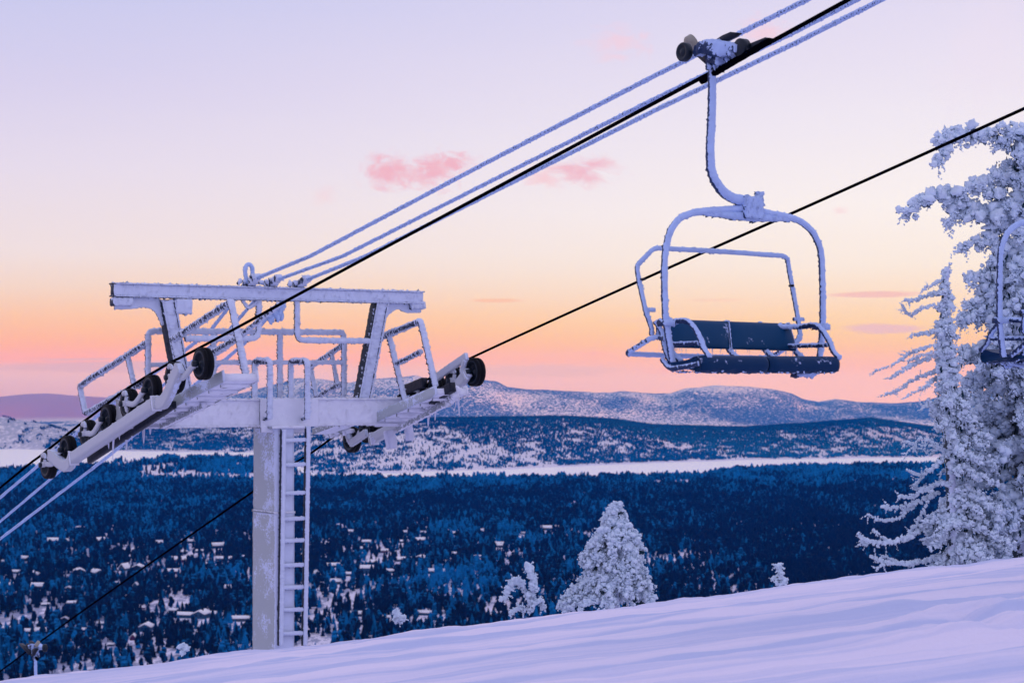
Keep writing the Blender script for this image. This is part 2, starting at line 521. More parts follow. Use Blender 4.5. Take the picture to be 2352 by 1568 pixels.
# valley forest, seen from kilometres away
m, N, b = new_mat('distant_trees_dusted_with_snow')
at = N.n('ShaderNodeAttribute', attribute_type='INSTANCER', attribute_name='frost')
tc = N.n('ShaderNodeTexCoord').outputs['Object']
g = N.n('ShaderNodeNewGeometry')
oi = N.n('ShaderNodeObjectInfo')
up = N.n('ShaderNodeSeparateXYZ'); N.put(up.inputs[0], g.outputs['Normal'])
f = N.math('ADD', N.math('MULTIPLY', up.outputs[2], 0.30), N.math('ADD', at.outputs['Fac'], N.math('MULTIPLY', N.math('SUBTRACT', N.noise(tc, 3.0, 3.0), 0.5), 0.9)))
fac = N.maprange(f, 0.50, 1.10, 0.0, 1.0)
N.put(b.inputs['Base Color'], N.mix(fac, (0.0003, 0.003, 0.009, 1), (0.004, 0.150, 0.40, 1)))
b.inputs['Roughness'].default_value = 0.9
b.inputs['Specular IOR Level'].default_value = 0.1
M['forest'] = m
# near conifers under rime
M['rime_tree'] = rime_mat('rime_over_dark_needles', (0.010, 0.060, 0.110, 1), -0.42, amp=0.7, patch=0.5, pscale=3.5, rime=(0.70, 0.83, 1.0, 1), wind=Vector((0.2, -0.75, 0.6)).normalized(), nscale=14)
M['rime_tree_white'] = rime_mat('thick_rime_over_needles', (0.01, 0.05, 0.11, 1), -0.50, amp=0.75, patch=0.35, rime=(0.74, 0.86, 1.0, 1), wind=Vector((0.1, -0.7, 0.7)).normalized(), nscale=16)
M['needles'] = plain('dark_pine_needles', (0.010, 0.040, 0.060), 0.8, spec=0.1)
M['bark'] = rime_mat('rimed_bark', (0.03, 0.05, 0.07, 1), -0.25, amp=0.8, patch=0.4, nscale=12)

# ------------------------------------------------------------------ terrain
def vnoise(x, y, seed=0):
    xi = np.floor(x).astype(np.int64); yi = np.floor(y).astype(np.int64)
    fx = x - xi; fy = y - yi
    fx = fx * fx * (3 - 2 * fx); fy = fy * fy * (3 - 2 * fy)
    def h(a, b):
        n = (a * 374761393 + b * 668265263 + seed * 974634777) & 0x7fffffff
        n = ((n ^ (n >> 13)) * 1274126177) & 0x7fffffff
        n = n ^ (n >> 16)
        return (n & 0xffff) / 65535.0
    return (h(xi, yi) * (1 - fx) + h(xi + 1, yi) * fx) * (1 - fy) + (h(xi, yi + 1) * (1 - fx) + h(xi + 1, yi + 1) * fx) * fy

def fbm(x, y, octv=4, seed=0):
    s = 0; a = 0.5
    for k in range(octv):
        s = s + a * vnoise(x * 2 ** k + 13.7 * k, y * 2 ** k - 7.1 * k, seed + k); a *= 0.5
    return s / (1 - 0.5 ** octv) - 0.5

def sst(x):
    x = np.clip(x, 0, 1)
    return x * x * (3 - 2 * x)

FLOOR = -300.0
MIDX = [-800, 0, 100, 200, 260, 400, 570, 720, 900, 1000, 1150, 1300, 1420, 1500, 1700, 1850, 2000, 2150, 2352, 3200]
MIDY = [940, 958, 975, 1004, 994, 984, 984, 975, 968, 964, 962, 960, 968, 980, 985, 976, 964, 986, 1000, 1010]
FARX = [-800, 380, 460, 520, 590, 640, 680, 740, 800, 850, 900, 955, 985, 1060, 1100, 1140, 1165, 1200, 1280, 1340, 1400, 1430, 1500, 1540, 1580, 1650, 1720, 1780, 1820, 1845, 1880, 1920, 1980, 2060, 2120, 2180, 2352, 3200]
FARY = [1010, 965, 932, 912, 894, 880, 869, 871, 880, 871, 868, 862, 872, 872, 871, 877, 889, 893, 897, 900, 903, 898, 905, 903, 891, 886, 888, 895, 905, 917, 923, 917, 925, 927, 921, 908, 895, 890]
HAZX = [-800, 0, 60, 110, 170, 230, 400, 600, 1000, 3200]
HAZY = [905, 912, 906, 904, 909, 913, 920, 925, 935, 935]
S1X = [-800, 0, 150, 280, 400, 640, 720, 1176, 1400, 1600, 1700, 1850, 2352, 3200]       # near shore of the lake
S1Y = [1084, 1083, 1078, 1062, 1052, 1053, 1102, 1103, 1100, 1097, 1082, 1076, 1070, 1068]
S2X = [-800, 0, 240, 400, 570, 640, 720, 900, 1176, 1500, 1700, 2000, 2352, 3200]         # far shore
S2Y = [1030, 1031, 1034, 1037, 1038, 1040, 1088, 1086, 1077, 1063, 1056, 1051, 1047, 1044]

def near_ground(X, Y):
    z = -1.52 + 0.1225 * 60 * np.tanh(X / 60.0) - 0.0603 * np.clip(Y, -20, 400)
    d = Y - 28.5 - 0.9 * fbm(X * 0.25 + 3, Y * 0 + 0.5, 3, 5) * 2
    z = z - 0.34 * 0.5 * (d + np.sqrt(d * d + 3.0)) + 0.0603 * np.clip(Y - 30, 0, 370) * 0
    nearby = (np.abs(X) < 40) * (Y < 45)
    z = z + nearby * (0.075 * fbm(X * 0.13 + Y * 0.02, Y * 0.9, 4, 9) + 0.10 * fbm(X * 0.8, Y * 0.8, 4, 31) + 0.09 * fbm(X * 2.2, Y * 2.2, 3, 44) * (0.45 + 0.55 * sst((Y - 22) / 6)) + 0.025 * fbm(X * 0.4, Y * 5.0, 3, 91))
    z = z + 0.07 * np.exp(-((X - 4.3) / 0.9) ** 2 - ((Y - 16.8) / 2.4) ** 2) * (1 + 5.0 * fbm(X * 2.6, Y * 1.6, 3, 77))
    back = np.clip(-Y - 2, 0, 4000)
    z = z + 190 * (1 - np.exp(-back * 0.27 / 190))
    return z

def ground(X, Y):
    Yc = np.maximum(Y, 60.0)
    px = 1176.0 + FOC * X / Yc
    z = near_ground(X, Y)
    ff = FLOOR + 9 * fbm(X / 260.0, Y / 420.0, 4, 3) * sst((Y - 900) / 600) * (1 - sst((Y - 5200) / 500))
    k = 14.0
    hs = 0.5 * (z + ff + np.sqrt((z - ff) ** 2 + k * k)) - k * 0.5 * np.exp(-np.abs(z - ff) / 200)
    z = np.where(Y > 60, hs, z)
    # lake bed
    s1 = -FLOOR * FOC / (np.interp(px, S1X, S1Y) - HOR); s2 = -FLOOR * FOC / (np.interp(px, S2X, S2Y) - HOR)
    rag = 70 * fbm(X / 90.0, Y / 220.0, 4, 12)
    lake = sst((Y - s1 - rag) / 40) * (1 - sst((Y - s2 - 2 * rag) / 60))
    z = z - 4.0 * lake * (Y > 5000) + 2.2 * (Y > 4500) * (1 - lake) * sst((Y - 4500) / 800)
    # middle hills
    yc = 8800.0 + 500 * np.sin(px / 240.0)
    foot = s2 + 60
    mid = -(np.interp(px, MIDX, MIDY) - HOR) / FOC * yc
    a = sst((Y - foot) / (yc - foot)) ** 0.85 * (1 - sst((Y - yc) / 2200))
    nz = fbm(X / 420.0, Y / 700.0, 5, 21) * 46
    z = np.where(Y > 6000, z + (mid - FLOOR) * a + nz * a * (1 - sst((Y - yc + 700) / 600)) * (Y < yc + 100), z)
    # far mountains
    yf = 15500.0 + 1100 * np.sin(px / 310.0 + 1)
    farz = -(np.interp(px, FARX, FARY) - HOR) / FOC * yf
    a = sst((Y - 11000) / (yf - 11000)) * (1 - sst((Y - yf) / 3500))
    r = np.abs(fbm(X / 900.0, Y / 1500.0, 6, 51)) * 2
    nz = (0.22 - r) * 120 + 35 * fbm(X / 160.0, Y / 300.0, 4, 61)
    z = np.where(Y > 11000, z + (farz - FLOOR) * a + nz * a * (1 - sst((Y - yf + 1500) / 1400)) + 14 * a * fbm(X / 120.0, Y / 400.0, 4, 71), z)
    # pale range on the horizon
    yh = 26000.0
    hz = -(np.interp(px, HAZX, HAZY) - HOR) / FOC * yh
    a = sst((Y - 16800) / (yh - 16800))
    z = np.where(Y > 16800, z + (hz - FLOOR) * a + 10 * fbm(X / 700.0, Y / 900.0, 4, 81) * a, z)
    return z

def grid_obj(name, X, Y, Z, mat):
    n, m = X.shape
    mb = MB()
    i, j = np.meshgrid(np.arange(n - 1), np.arange(m - 1), indexing='ij')
    F = np.stack([i * m + j, (i + 1) * m + j, (i + 1) * m + j + 1, i * m + j + 1], axis=-1).reshape(-1, 4)
    mb.add(np.stack([X, Y, Z], -1).reshape(-1, 3), None, F)
    o = mb.obj(name, mat, None, True)
    return tag(o, kind='structure')

xs = np.concatenate([-np.geomspace(4000, 10.5, 60), np.linspace(-10, 10, 330), np.geomspace(10.5, 4000, 60)])
ys = np.concatenate([-np.geomspace(3500, 4, 60), np.linspace(-3, 9, 40), np.linspace(9.1, 33, 420), np.linspace(33.5, 60, 40)])
YY, XX = np.meshgrid(ys, xs, indexing='ij')
XX, YY = XX, YY
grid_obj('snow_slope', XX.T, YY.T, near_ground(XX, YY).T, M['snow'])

tt = np.linspace(-0.46, 0.46, 560)
yv = np.concatenate([np.geomspace(60, 5000, 120), np.linspace(5020, 10000, 260), np.linspace(10060, 19000, 170), np.linspace(19200, 26500, 50)])
YV, TV = np.meshgrid(yv, tt, indexing='ij')
XV = YV * TV
ZV = ground(XV, YV)
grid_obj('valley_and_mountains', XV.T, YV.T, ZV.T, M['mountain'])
# the flanks of the hill beyond the view on both sides
qq = np.concatenate([[0.0], np.geomspace(0.004, 1.0, 34)])
yw = np.geomspace(60, 4200, 60)
for sgn in (-1, 1):
    YW, QW = np.meshgrid(yw, qq, indexing='ij')
    XW = sgn * (0.46 * YW + QW * (4300 - 0.46 * YW + 200))
    a = (XW.T, YW.T, ground(XW, YW).T)
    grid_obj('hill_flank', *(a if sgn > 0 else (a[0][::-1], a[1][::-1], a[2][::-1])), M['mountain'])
# frozen lake
yl = np.linspace(5000, 8600, 30); tl = np.linspace(-0.46, 0.46, 60)
YL, TL = np.meshgrid(yl, tl, indexing='ij')
o = grid_obj('frozen_lake', (YL * TL).T, YL.T, np.full_like(YL, FLOOR - 1.0).T, M['snow_far'])

# ------------------------------------------------------------------ valley forest (geometry nodes)
def forest(name, X, Y, H, frost, rnd=0.28, wide=1.0):
    me = bpy.data.meshes.new(name)
    Zg = ground(X, Y) - 0.4
    me.vertices.add(len(X))
    me.vertices.foreach_set('co', np.stack([X, Y, Zg], 1).astype(np.float32).ravel())
    for nm, arr in (('frost', frost), ('high', H), ('round', rng.random(len(X))), ('turn', rng.random(len(X)) * 6.28)):
        a = me.attributes.new(nm, 'FLOAT', 'POINT'); a.data.foreach_set('value', arr.astype(np.float32))
    o = bpy.data.objects.new(name, me)
    col.objects.link(o)
    me.materials.append(M['forest'])
    ng = bpy.data.node_groups.new(name, 'GeometryNodeTree')
    ng.interface.new_socket('Geometry', in_out='INPUT', socket_type='NodeSocketGeometry')
    ng.interface.new_socket('Geometry', in_out='OUTPUT', socket_type='NodeSocketGeometry')
    L = ng.links.new
    def n(t, **kw):
        nd = ng.nodes.new(t)
        for k, v in kw.items(): setattr(nd, k, v)
        return nd
    gi = n('NodeGroupInput'); go = n('NodeGroupOutput')
    sm = None
    def cone(r, r2, d, z, v=6):
        c = n('GeometryNodeMeshCone', fill_type='NONE')
        c.inputs['Vertices'].default_value = v
        c.inputs['Radius Top'].default_value = r2; c.inputs['Radius Bottom'].default_value = r; c.inputs['Depth'].default_value = d
        t = n('GeometryNodeTransform'); t.inputs['Translation'].default_value = (0, 0, z)
        t.inputs['Rotation'].default_value = (0.05, 0.03, z * 9)
        L(c.outputs[0], t.inputs['Geometry'])
        return t.outputs[0]
    def ball(r, z, sx, x):
        c = n('GeometryNodeMeshIcoSphere'); c.inputs['Radius'].default_value = r; c.inputs['Subdivisions'].default_value = 1
        t = n('GeometryNodeTransform'); t.inputs['Translation'].default_value = (x, x * 0.5, z); t.inputs['Scale'].default_value = (sx, sx, 1.25)
        L(c.outputs[0], t.inputs['Geometry'])
        return t.outputs[0]
    def join(gs):
        j = n('GeometryNodeJoinGeometry')
        for q in gs: L(q, j.inputs[0])
        s = n('GeometryNodeSetMaterial'); s.inputs['Material'].default_value = M['forest']
        L(j.outputs[0], s.inputs[0])
        return s.outputs[0]
    con = join([cone(0.24, 0.05, 0.45, 0.12), cone(0.18, 0.03, 0.38, 0.42), cone(0.10, 0.0, 0.33, 0.70, 5)])
    rou = join([ball(0.20, 0.62, 1.0, 0.03), ball(0.15, 0.82, 1.0, -0.04), ball(0.17, 0.42, 1.1, -0.05), cone(0.03, 0.02, 0.6, 0.0, 4)])
    def at(nm):
        a = n('GeometryNodeInputNamedAttribute', data_type='FLOAT'); a.inputs['Name'].default_value = nm
        return a.outputs[0]
    outs = []
    for k, geo_ in enumerate((con, rou)):
        cmp_ = n('FunctionNodeCompare', data_type='FLOAT', operation='LESS_THAN' if k else 'GREATER_EQUAL')
        L(at('round'), cmp_.inputs[0]); cmp_.inputs[1].default_value = rnd
        ip = n('GeometryNodeInstanceOnPoints')
        L(gi.outputs[0], ip.inputs['Points']); L(cmp_.outputs[0], ip.inputs['Selection']); L(geo_, ip.inputs['Instance'])
        cr = n('ShaderNodeCombineXYZ'); L(at('turn'), cr.inputs[2])
        L(cr.outputs[0], ip.inputs['Rotation'])
        mw = n('ShaderNodeMath', operation='MULTIPLY'); L(at('high'), mw.inputs[0]); mw.inputs[1].default_value = wide
        cs = n('ShaderNodeCombineXYZ'); L(mw.outputs[0], cs.inputs[0]); L(mw.outputs[0], cs.inputs[1]); L(at('high'), cs.inputs[2])
        L(cs.outputs[0], ip.inputs['Scale'])
        outs.append(ip.outputs[0])
    jj = n('GeometryNodeJoinGeometry')
    for q in outs: L(q, jj.inputs[0])
    L(jj.outputs[0], go.inputs[0])
    md = o.modifiers.new('trees', 'NODES'); md.node_group = ng
    return tag(o, kind='stuff')

def scatter(n, y0, y1, tmax=0.30):
    Y = np.sqrt(rng.random(n) * (y1 * y1 - y0 * y0) + y0 * y0)
    return Y * (rng.random(n) * 2 - 1) * tmax, Y
def pxpy(X, Y):
    return 1176 + FOC * X / Y, HOR - FOC * (FLOOR) / Y

H1 = [(340, 545, 22, 'b'), (375, 570, 90, 'n'), (500, 565, 60, 'n'), (700, 570, 100, 'n'), (1135, 580, 70, 'n'), (960, 620, 46, 'n'), (900, 630, 44, 'g'), (1300, 640, 50, 'n'), (1340, 675, 50, 'n'), (1540, 605, 90, 'n'), (1415, 635, 50, 'n'),
      (180, 685, 72, 'n'), (20, 700, 50, 'n'), (480, 705, 60, 'n'), (1590, 685, 105, 'l'), (1730, 680, 70, 'n'), (240, 800, 100, 'g'), (120, 770, 56, 'n'), (565, 775, 100, 'g'), (690, 785, 80, 'g'), (885, 755, 52, 'a'), (980, 750, 62, 'g'),
      (1230, 770, 80, 'n'), (1460, 720, 50, 'n'), (55, 860, 110, 'l'), (1610, 885, 90, 'n'), (490, 885, 42, 'g'), (965, 860, 34, 'a'), (1190, 885, 34, 'a'), (515, 985, 62, 'n'), (330, 990, 52, 'n'), (1010, 1020, 34, 'n'), (1230, 1045, 60, 'n'),
      (1300, 1080, 130, 'l'), (1430, 1080, 110, 'g'), (1490, 1070, 80, 'n'), (1700, 1100, 130, 'l'), (300, 1130, 60, 'n'), (215, 1190, 80, 'n'), (310, 1190, 95, 'n'), (480, 1110, 70, 'g'), (720, 1130, 52, 'n'), (600, 1178, 62, 'n'), (1040, 1170, 84, 'g'),
      (950, 1235, 46, 'a'), (790, 1275, 40, 'n'), (820, 850, 60, 'n'), (260, 880, 100, 'n'), (1350, 570, 60, 'n'), (1220, 435, 46, 'n'), (1290, 438, 30, 'n'), (1550, 500, 34, 'g'), (560, 465, 30, 'n'), (60, 1160, 60, 'n'), (1270, 700, 110, 'n')]
H2 = [(530, 735, 60, 'n'), (555, 665, 40, 'n'), (650, 805, 60, 'n'), (325, 820, 60, 'n'), (640, 855, 95, 'l'), (785, 875, 60, 'n'), (945, 735, 60, 'n'), (1085, 738, 50, 'n'), (1060, 800, 80, 'n'), (930, 800, 50, 'n'), (1330, 745, 60, 'n'),
      (1530, 730, 50, 'g'), (1850, 740, 40, 'n'), (1840, 785, 50, 'n'), (1670, 835, 60, 'n'), (1500, 910, 50, 'n'), (1330, 895, 70, 'n'), (910, 945, 80, 'n'), (1065, 935, 80, 'g'), (1270, 955, 60, 'n'), (400, 985, 130, 'l'), (705, 970, 80, 'n'),
      (655, 1035, 95, 'b'), (825, 1030, 72, 'n'), (520, 1050, 62, 'n'), (1190, 1035, 130, 'l'), (410, 1110, 90, 'n'), (570, 1355, 90, 'n'), (800, 1380, 60, 'n'), (1100, 1355, 120, 'l'), (270, 1060, 60, 'a'), (480, 700, 26, 'n'), (440, 680, 26, 'n')]
H3 = [(95, 400, 60, 'n'), (250, 355, 44, 'n'), (435, 295, 70, 'n'), (490, 280, 40, 'n'), (680, 240, 36, 'n')]
HPOS = []
for HH, fx, fy, k in ((H1, 0, 1058.4, 3.075), (H2, 646.8, 999.6, 3.333), (H3, 1117, 1117, 3.077)):
    for zx, zy, wz, kd in HH:
        y_ = -FLOOR * FOC / (fy + zy / k + 4 - HOR); HPOS.append(((fx + zx / k - 1176) / FOC * y_, y_, max(7.0, wz / k / FOC * y_ * 0.5)))
HPOS = np.array(HPOS)
def clear_of_cabins(X, Y):
    ok = np.ones(len(X), bool)
    for hx, hy, hw in HPOS:
        f = hx / hy
        front = (Y < hy + 8) & (Y > hy - 62 * hy / 2400.0) & (np.abs(X - f * Y) < hw * 1.05)
        ok &= ~(front & (rng.random(len(X)) < 0.93))
    return ok

X, Y = scatter(150000, 1500, 7300)
px, py = pxpy(X, Y)
s1 = np.interp(px, S1X, S1Y)
town = sst((py - 1185) / 60.0) * (1 - sst((px - 1350) / 500))
clr = fbm(X / 75.0, Y / 190.0, 4, 101)
clr2 = fbm(X / 240.0, Y / 900.0, 3, 111)
keep = (py > s1 + 0.5)
keep &= rng.random(len(X)) < np.clip(1.0 - town * (0.20 + 3.2 * np.clip(clr - 0.03, -0.1, 0.3) + 0.9 * sst((py - 1360) / 60) * np.clip(3 * clr, 0, 0.6)), 0.05, 1)
bot = sst((py - 1290) / 80.0) * sst((px - 1350) / 500)
keep &= rng.random(len(X)) < 1 - bot * np.clip(0.20 + 4 * clr, 0, 0.85)
belt = sst((px - 1150) / 300) * sst((py - 1150) / 40) * (1 - sst((py - 1290) / 60))
keep &= rng.random(len(X)) < 1 - belt * np.clip(3.5 * (clr - 0.10), 0, 0.8)
shore = 1 - sst((py - s1 - 4) / 14.0)
keep &= rng.random(len(X)) < 1 - shore * np.clip(0.15 + 5 * clr, 0, 0.9) * (px < 760)
spit = sst((px - 150) / 120) * (1 - sst((px - 700) / 40)) * (py < 1104)
keep &= rng.random(len(X)) < 1 - spit * np.clip(0.35 + 4 * fbm(X / 60.0, Y / 260.0, 3, 161) + 0.6 * sst((py - 1084) / 8) * (px > 320), 0, 0.97)
patch = (px > 1500) & (py > 1105 - (px - 1500) * 0.01) & (py < 1118)
keep &= ~(patch & (clr > 0.02))
keep &= clear_of_cabins(X, Y)
X, Y, px, py, town, clr2 = X[keep], Y[keep], px[keep], py[keep], town[keep], clr2[keep]
H = (12.5 + 4.5 * rng.random(len(X)) + rng.normal(0, 2.2, len(X))).clip(6, 22) * (1 - 0.12 * town)
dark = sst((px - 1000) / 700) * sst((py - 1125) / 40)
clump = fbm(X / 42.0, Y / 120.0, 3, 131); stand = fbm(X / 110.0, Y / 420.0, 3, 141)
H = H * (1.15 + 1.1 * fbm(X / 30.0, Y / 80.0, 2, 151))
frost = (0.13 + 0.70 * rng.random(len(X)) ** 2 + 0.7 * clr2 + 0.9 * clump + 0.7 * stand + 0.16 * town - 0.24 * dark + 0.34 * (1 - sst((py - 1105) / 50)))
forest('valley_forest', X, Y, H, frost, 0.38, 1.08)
print('valley trees', len(X))

X, Y = scatter(270000, 5600, 9500)
px, py = pxpy(X, Y)
s1 = -FLOOR * FOC / (np.interp(px, S1X, S1Y) - HOR); s2 = -FLOOR * FOC / (np.interp(px, S2X, S2Y) - HOR)
yc = 8800.0 + 500 * np.sin(px / 240.0)
hf = np.clip((Y - s2) / (yc - s2), 0, 1)
d = fbm(X / 34.0, Y / 80.0, 4, 201) + 0.50 * fbm(X / 300.0, Y / 700.0, 3, 211)
dens = np.clip(0.50 + 0.50 * hf ** 1.5 + 3.6 * d + 0.12 * (px > 1250) - 0.12 * (px < 1000), 0.04, 1)
lefthill = sst((300 - px) / 200)
dens = dens * (1 - lefthill * (1 - sst((d + 0.02) / 0.1)))
keep = (Y > s2 + 60 + 160 * fbm(X / 90.0, Y / 200.0, 3, 14)) & (Y < yc + 120) & (rng.random(len(X)) < dens)
X, Y, hf = X[keep], Y[keep], hf[keep]
H = (8.5 + 3.5 * rng.random(len(X)))
frost = 0.58 + 0.45 * rng.random(len(X)) - 0.25 * hf
forest('hillside_forest', X, Y, H, frost)
print('hill trees', len(X))
# ------------------------------------------------------------------ haze
hz = MB()
x0, x1, y0, y1, z0, z1 = -14500, 14500, -5000, 28500, -312, 330
hz.add([(x0, y0, z0), (x1, y0, z0), (x1, y1, z0), (x0, y1, z0), (x0, y0, z1), (x1, y0, z1), (x1, y1, z1), (x0, y1, z1)], None,
       [(0, 3, 2, 1), (4, 5, 6, 7), (0, 1, 5, 4), (1, 2, 6, 5), (2, 3, 7, 6), (3, 0, 4, 7)])
hm = bpy.data.materials.new('thin_blue_haze'); hm.use_nodes = True
ht = hm.node_tree; ht.nodes.clear()
ho = ht.nodes.new('ShaderNodeOutputMaterial'); hv = ht.nodes.new('ShaderNodeVolumePrincipled')
hv.inputs['Color'].default_value = (0.0, 0.22, 1.0, 1)
hv.inputs['Absorption Color'].default_value = (1, 1, 1, 1)
hv.inputs['Density'].default_value = 0.000042
ht.links.new(hv.outputs[0], ho.inputs['Volume'])
tag(hz.obj('haze', hm), kind='stuff')
# ------------------------------------------------------------------ the lift line: a frame of axes of its own
#   u across the line (left rope -2.6, right rope +2.6), v along the line uphill, w up from eye level
BETA = math.radians(34.0)
CU = np.array([math.cos(BETA), math.sin(BETA), 0.0])
LV = np.array([math.sin(BETA), -math.cos(BETA), 0.0])
T0 = np.array([-0.1179 * 31.5, 31.5, 0.0])

def wpt(u, v, w):
    return T0 + u * CU + v * LV + np.array([0, 0, w])

def to_uvw(p):
    d = p - T0
    return np.array([d @ CU, d @ LV, d[2]])

def ray(px, py):
    return np.array([(px - 1176.0) / FOC, 1.0, (HOR - py) / FOC])

def on_v(px, py, v):          # where a sight line meets the plane v = const (across the line)
    r = ray(px, py); return to_uvw(r * (((T0 @ LV) + v) / (r @ LV)))

def on_u(px, py, u):          # where a sight line meets the plane u = const (along the line)
    r = ray(px, py); return to_uvw(r * (((T0 @ CU) + u) / (r @ CU)))

# --------------------------- tower (children are built in tower axes: x = u, y = -v, z = w)
TOW = empty('lift_tower', (T0[0], T0[1], -4.4), BETA)
tag(TOW, 'rime covered ski lift tower with two sheave trains, work platforms and a caged ladder of white frost', 'lift tower')
TOW['label'] = 'rime covered chairlift tower with crossbeam, platforms, ladder and two rows of rope wheels'

def tl(p):                    # tower local: (u, v, w) -> local coordinates of the empty
    p = np.atleast_2d(np.asarray(p, dtype=float))
    return np.stack([p[:, 0], -p[:, 1], p[:, 2] + 4.4], 1)

def ttube(name, pts, r=0.037, mat='rime_dark', parent=TOW, rad=0.10, jit=0.0105, **k):
    mb = MB(); tube(mb, tl(pts), r, jit, rad, **k)
    return mb.obj(name, M[mat], parent)

def tbar(name, a, b, w, h, mat='rime_beam', parent=TOW, up=(0, 0, 1), jit=0.008, **k):
    mb = MB(); q = tl([a, b]); bar(mb, q[0], q[1], w, h, jit, up, **k)
    return mb.obj(name, M[mat], parent)

# pillar: hollow box column in two lengths, with a flange and a seam
mb = MB()
bar(mb, tl([-0.06, 0.0, -5.6])[0], tl([-0.06, 0.0, -2.12])[0], 0.78, 0.33, 0.004, (1, 0, 0), 0.05, 0.05)
pil = mb.obj('pillar', M['pillar'], TOW)
mb = MB()
bar(mb, tl([-0.06, 0.0, -2.116])[0], tl([-0.06, 0.0, -0.78])[0], 0.76, 0.32, 0.004, (1, 0, 0), 0.05, 0.05)
mb.obj('pillar', M['pillar'], TOW)
mb = MB()
bar(mb, tl([-0.06, 0.0, -2.13])[0], tl([-0.06, 0.0, -2.095])[0], 0.80, 0.35, 0.003, (1, 0, 0), 0.02, 0.05)
mb.obj('weld_seam', M['rime_paint'], pil)
tbar('flange', (0.02, 0, -0.80), (0.02, 0, -0.755), 0.66, 0.90, 'rime_paint', up=(0, 1, 0), step=0.02)
# gusset under the crossbeam beside the pillar
mb = MB()
g0 = on_v(558, 952, 0.24); 
for (x0_, y0_, x1_, y1_) in ((600, 985, 706, 985),):
    a = on_v(x0_, y0_, 0.26); b_ = on_v(x1_, y1_, 0.26)
    q = tl([a, b_]); bar(mb, q[0], q[1], 0.05, 0.10, 0.006)
mb.obj('gusset', M['rime_paint'], TOW)

# crossbeam
XB0, XB1 = -2.62, 2.46
tbar('crossbeam', (XB0, 0, -0.555), (XB1, 0, -0.555), 0.40, 0.40, 'rime_paint', step=0.025, sstep=0.03, jit=0.012)
for w_, h_ in ((-0.352, 0.02), (-0.758, 0.02)):
    tbar('beam_flange', (XB0, 0, w_), (XB1, 0, w_), 0.46, 0.028, 'rime_paint', step=0.018, jit=0.016)
mb = MB()
q = tl([(-0.42, 0.24, -0.56), (0.60, 0.24, -0.56)])
bar(mb, q[0], q[1], 0.04, 0.44, 0.006)
mb.obj('ladder_head_plate', M['rime_paint'], TOW)

# upper gantry
TB0, TB1 = -2.77, 2.65
tbar('gantry_beam', (TB0, 0, 1.315), (TB1, 0, 1.315), 0.17, 0.17, 'rime_beam', step=0.018, jit=0.010)
for w_ in (1.222, 1.408):
    mb = MB()
    q = tl([(TB0, 0, w_), (TB1, 0, w_)]); bar(mb, q[0], q[1], 0.22, 0.02, 0.019, step=0.016)
    mb.obj('gantry_flange', M['rime_beam'], TOW)
for s in (-1, 1):
    top = on_v(381 if s < 0 else 874, 690, 0.0); bot = on_v(424 if s < 0 else 832, 915, 0.0)
    mb = MB(); q = tl([top, bot])
    bar(mb, q[0], q[1], 0.17, 0.15, 0.014, (1, 0, 0), 0.018)
    mb.obj('gantry_post', M['rime_beam'], TOW)
    mb = MB(); du = 0.10 * s                            # outer flange of the post
    q = tl([top + (du, 0, 0), bot + (du, 0, 0)])
    bar(mb, q[0], q[1], 0.02, 0.21, 0.014, (0, 1, 0), 0.018)
    q = tl([top - (du, 0, 0), bot - (du, 0, 0)])
    bar(mb, q[0], q[1], 0.02, 0.21, 0.014, (0, 1, 0), 0.018)
    mb.obj('post_flange', M['rime_beam'], TOW)
    # curved bracket from the post out to the end of the gantry beam
    mb = MB()
    if s < 0: P = [(384, 742), (376, 722), (362, 702), (343, 692), (320, 690), (300, 694), (262, 694)]
    else: P = [(866, 752), (874, 726), (888, 708), (905, 697), (922, 697), (938, 704), (966, 703)]
    q = tl([on_v(x, y, 0.0) for x, y in P])
    q = resample(catmull(q, 6), 0.03)
    sweep(mb, q, rect(0.20, 0.028), (0, 1, 0) if False else any_up(q), 0.008)
    q2 = tl([on_v(258 if s < 0 else 938, 693 if s < 0 else 702, 0.0), on_v(300 if s < 0 else 971, 693 if s < 0 else 701, 0.0)])
    bar(mb, q2[0], q2[1], 0.19, 0.11, 0.012)
    mb.obj('bracket', M['rime_dark'], TOW)
# web plate of the brackets
for P in ([(384, 742), (376, 722), (362, 702), (343, 692), (330, 688), (384, 688)], [(868, 752), (874, 726), (888, 708), (905, 697), (918, 694), (868, 694)]):
    mb = MB()
    pts = tl([on_v(x, y, 0.012) for x, y in P]); pts2 = tl([on_v(x, y, -0.012) for x, y in P])
    n = len(P); mb.add(np.vstack([pts, pts2]), None, [(i, (i + 1) % n, n + (i + 1) % n, n + i) for i in range(n)], [list(range(n))[::-1], list(range(n, 2 * n))])
    mb.obj('web_plate', M['rime_dark'], TOW)
# junction box under the gantry
q = tl([on_v(401, 703, 0.06), on_v(437, 704, 0.06)]); mb = MB(); bar(mb, q[0], q[1], 0.14, 0.215, 0.012, step=0.02, sstep=0.03)
mb.obj('junction_box', M['rime_dark'], TOW)
# pipes hanging from the gantry and turning out to the posts
ttube('hanging_pipe', [on_v(*p, 0.05) for p in ((594, 690), (594, 777), (425, 777))], 0.042, 'rime_beam', rad=0.13)
ttube('hanging_pipe', [on_v(*p, 0.05) for p in ((682, 692), (682, 781), (854, 783))], 0.042, 'rime_beam', rad=0.13)

# rear guard rail, running across
vb = -0.5
ttube('guard_rail', [on_v(*p, vb) for p in ((340, 925), (340, 760), (790, 763), (790, 915))], 0.042, rad=0.10)
ttube('guard_rail', [on_v(*p, vb) for p in ((343, 838), (500, 832), (790, 832))], 0.030)
for px_ in (490, 643):
    ttube('rail_post', [on_v(px_, 764, vb), on_v(px_, 918, vb)], 0.042)
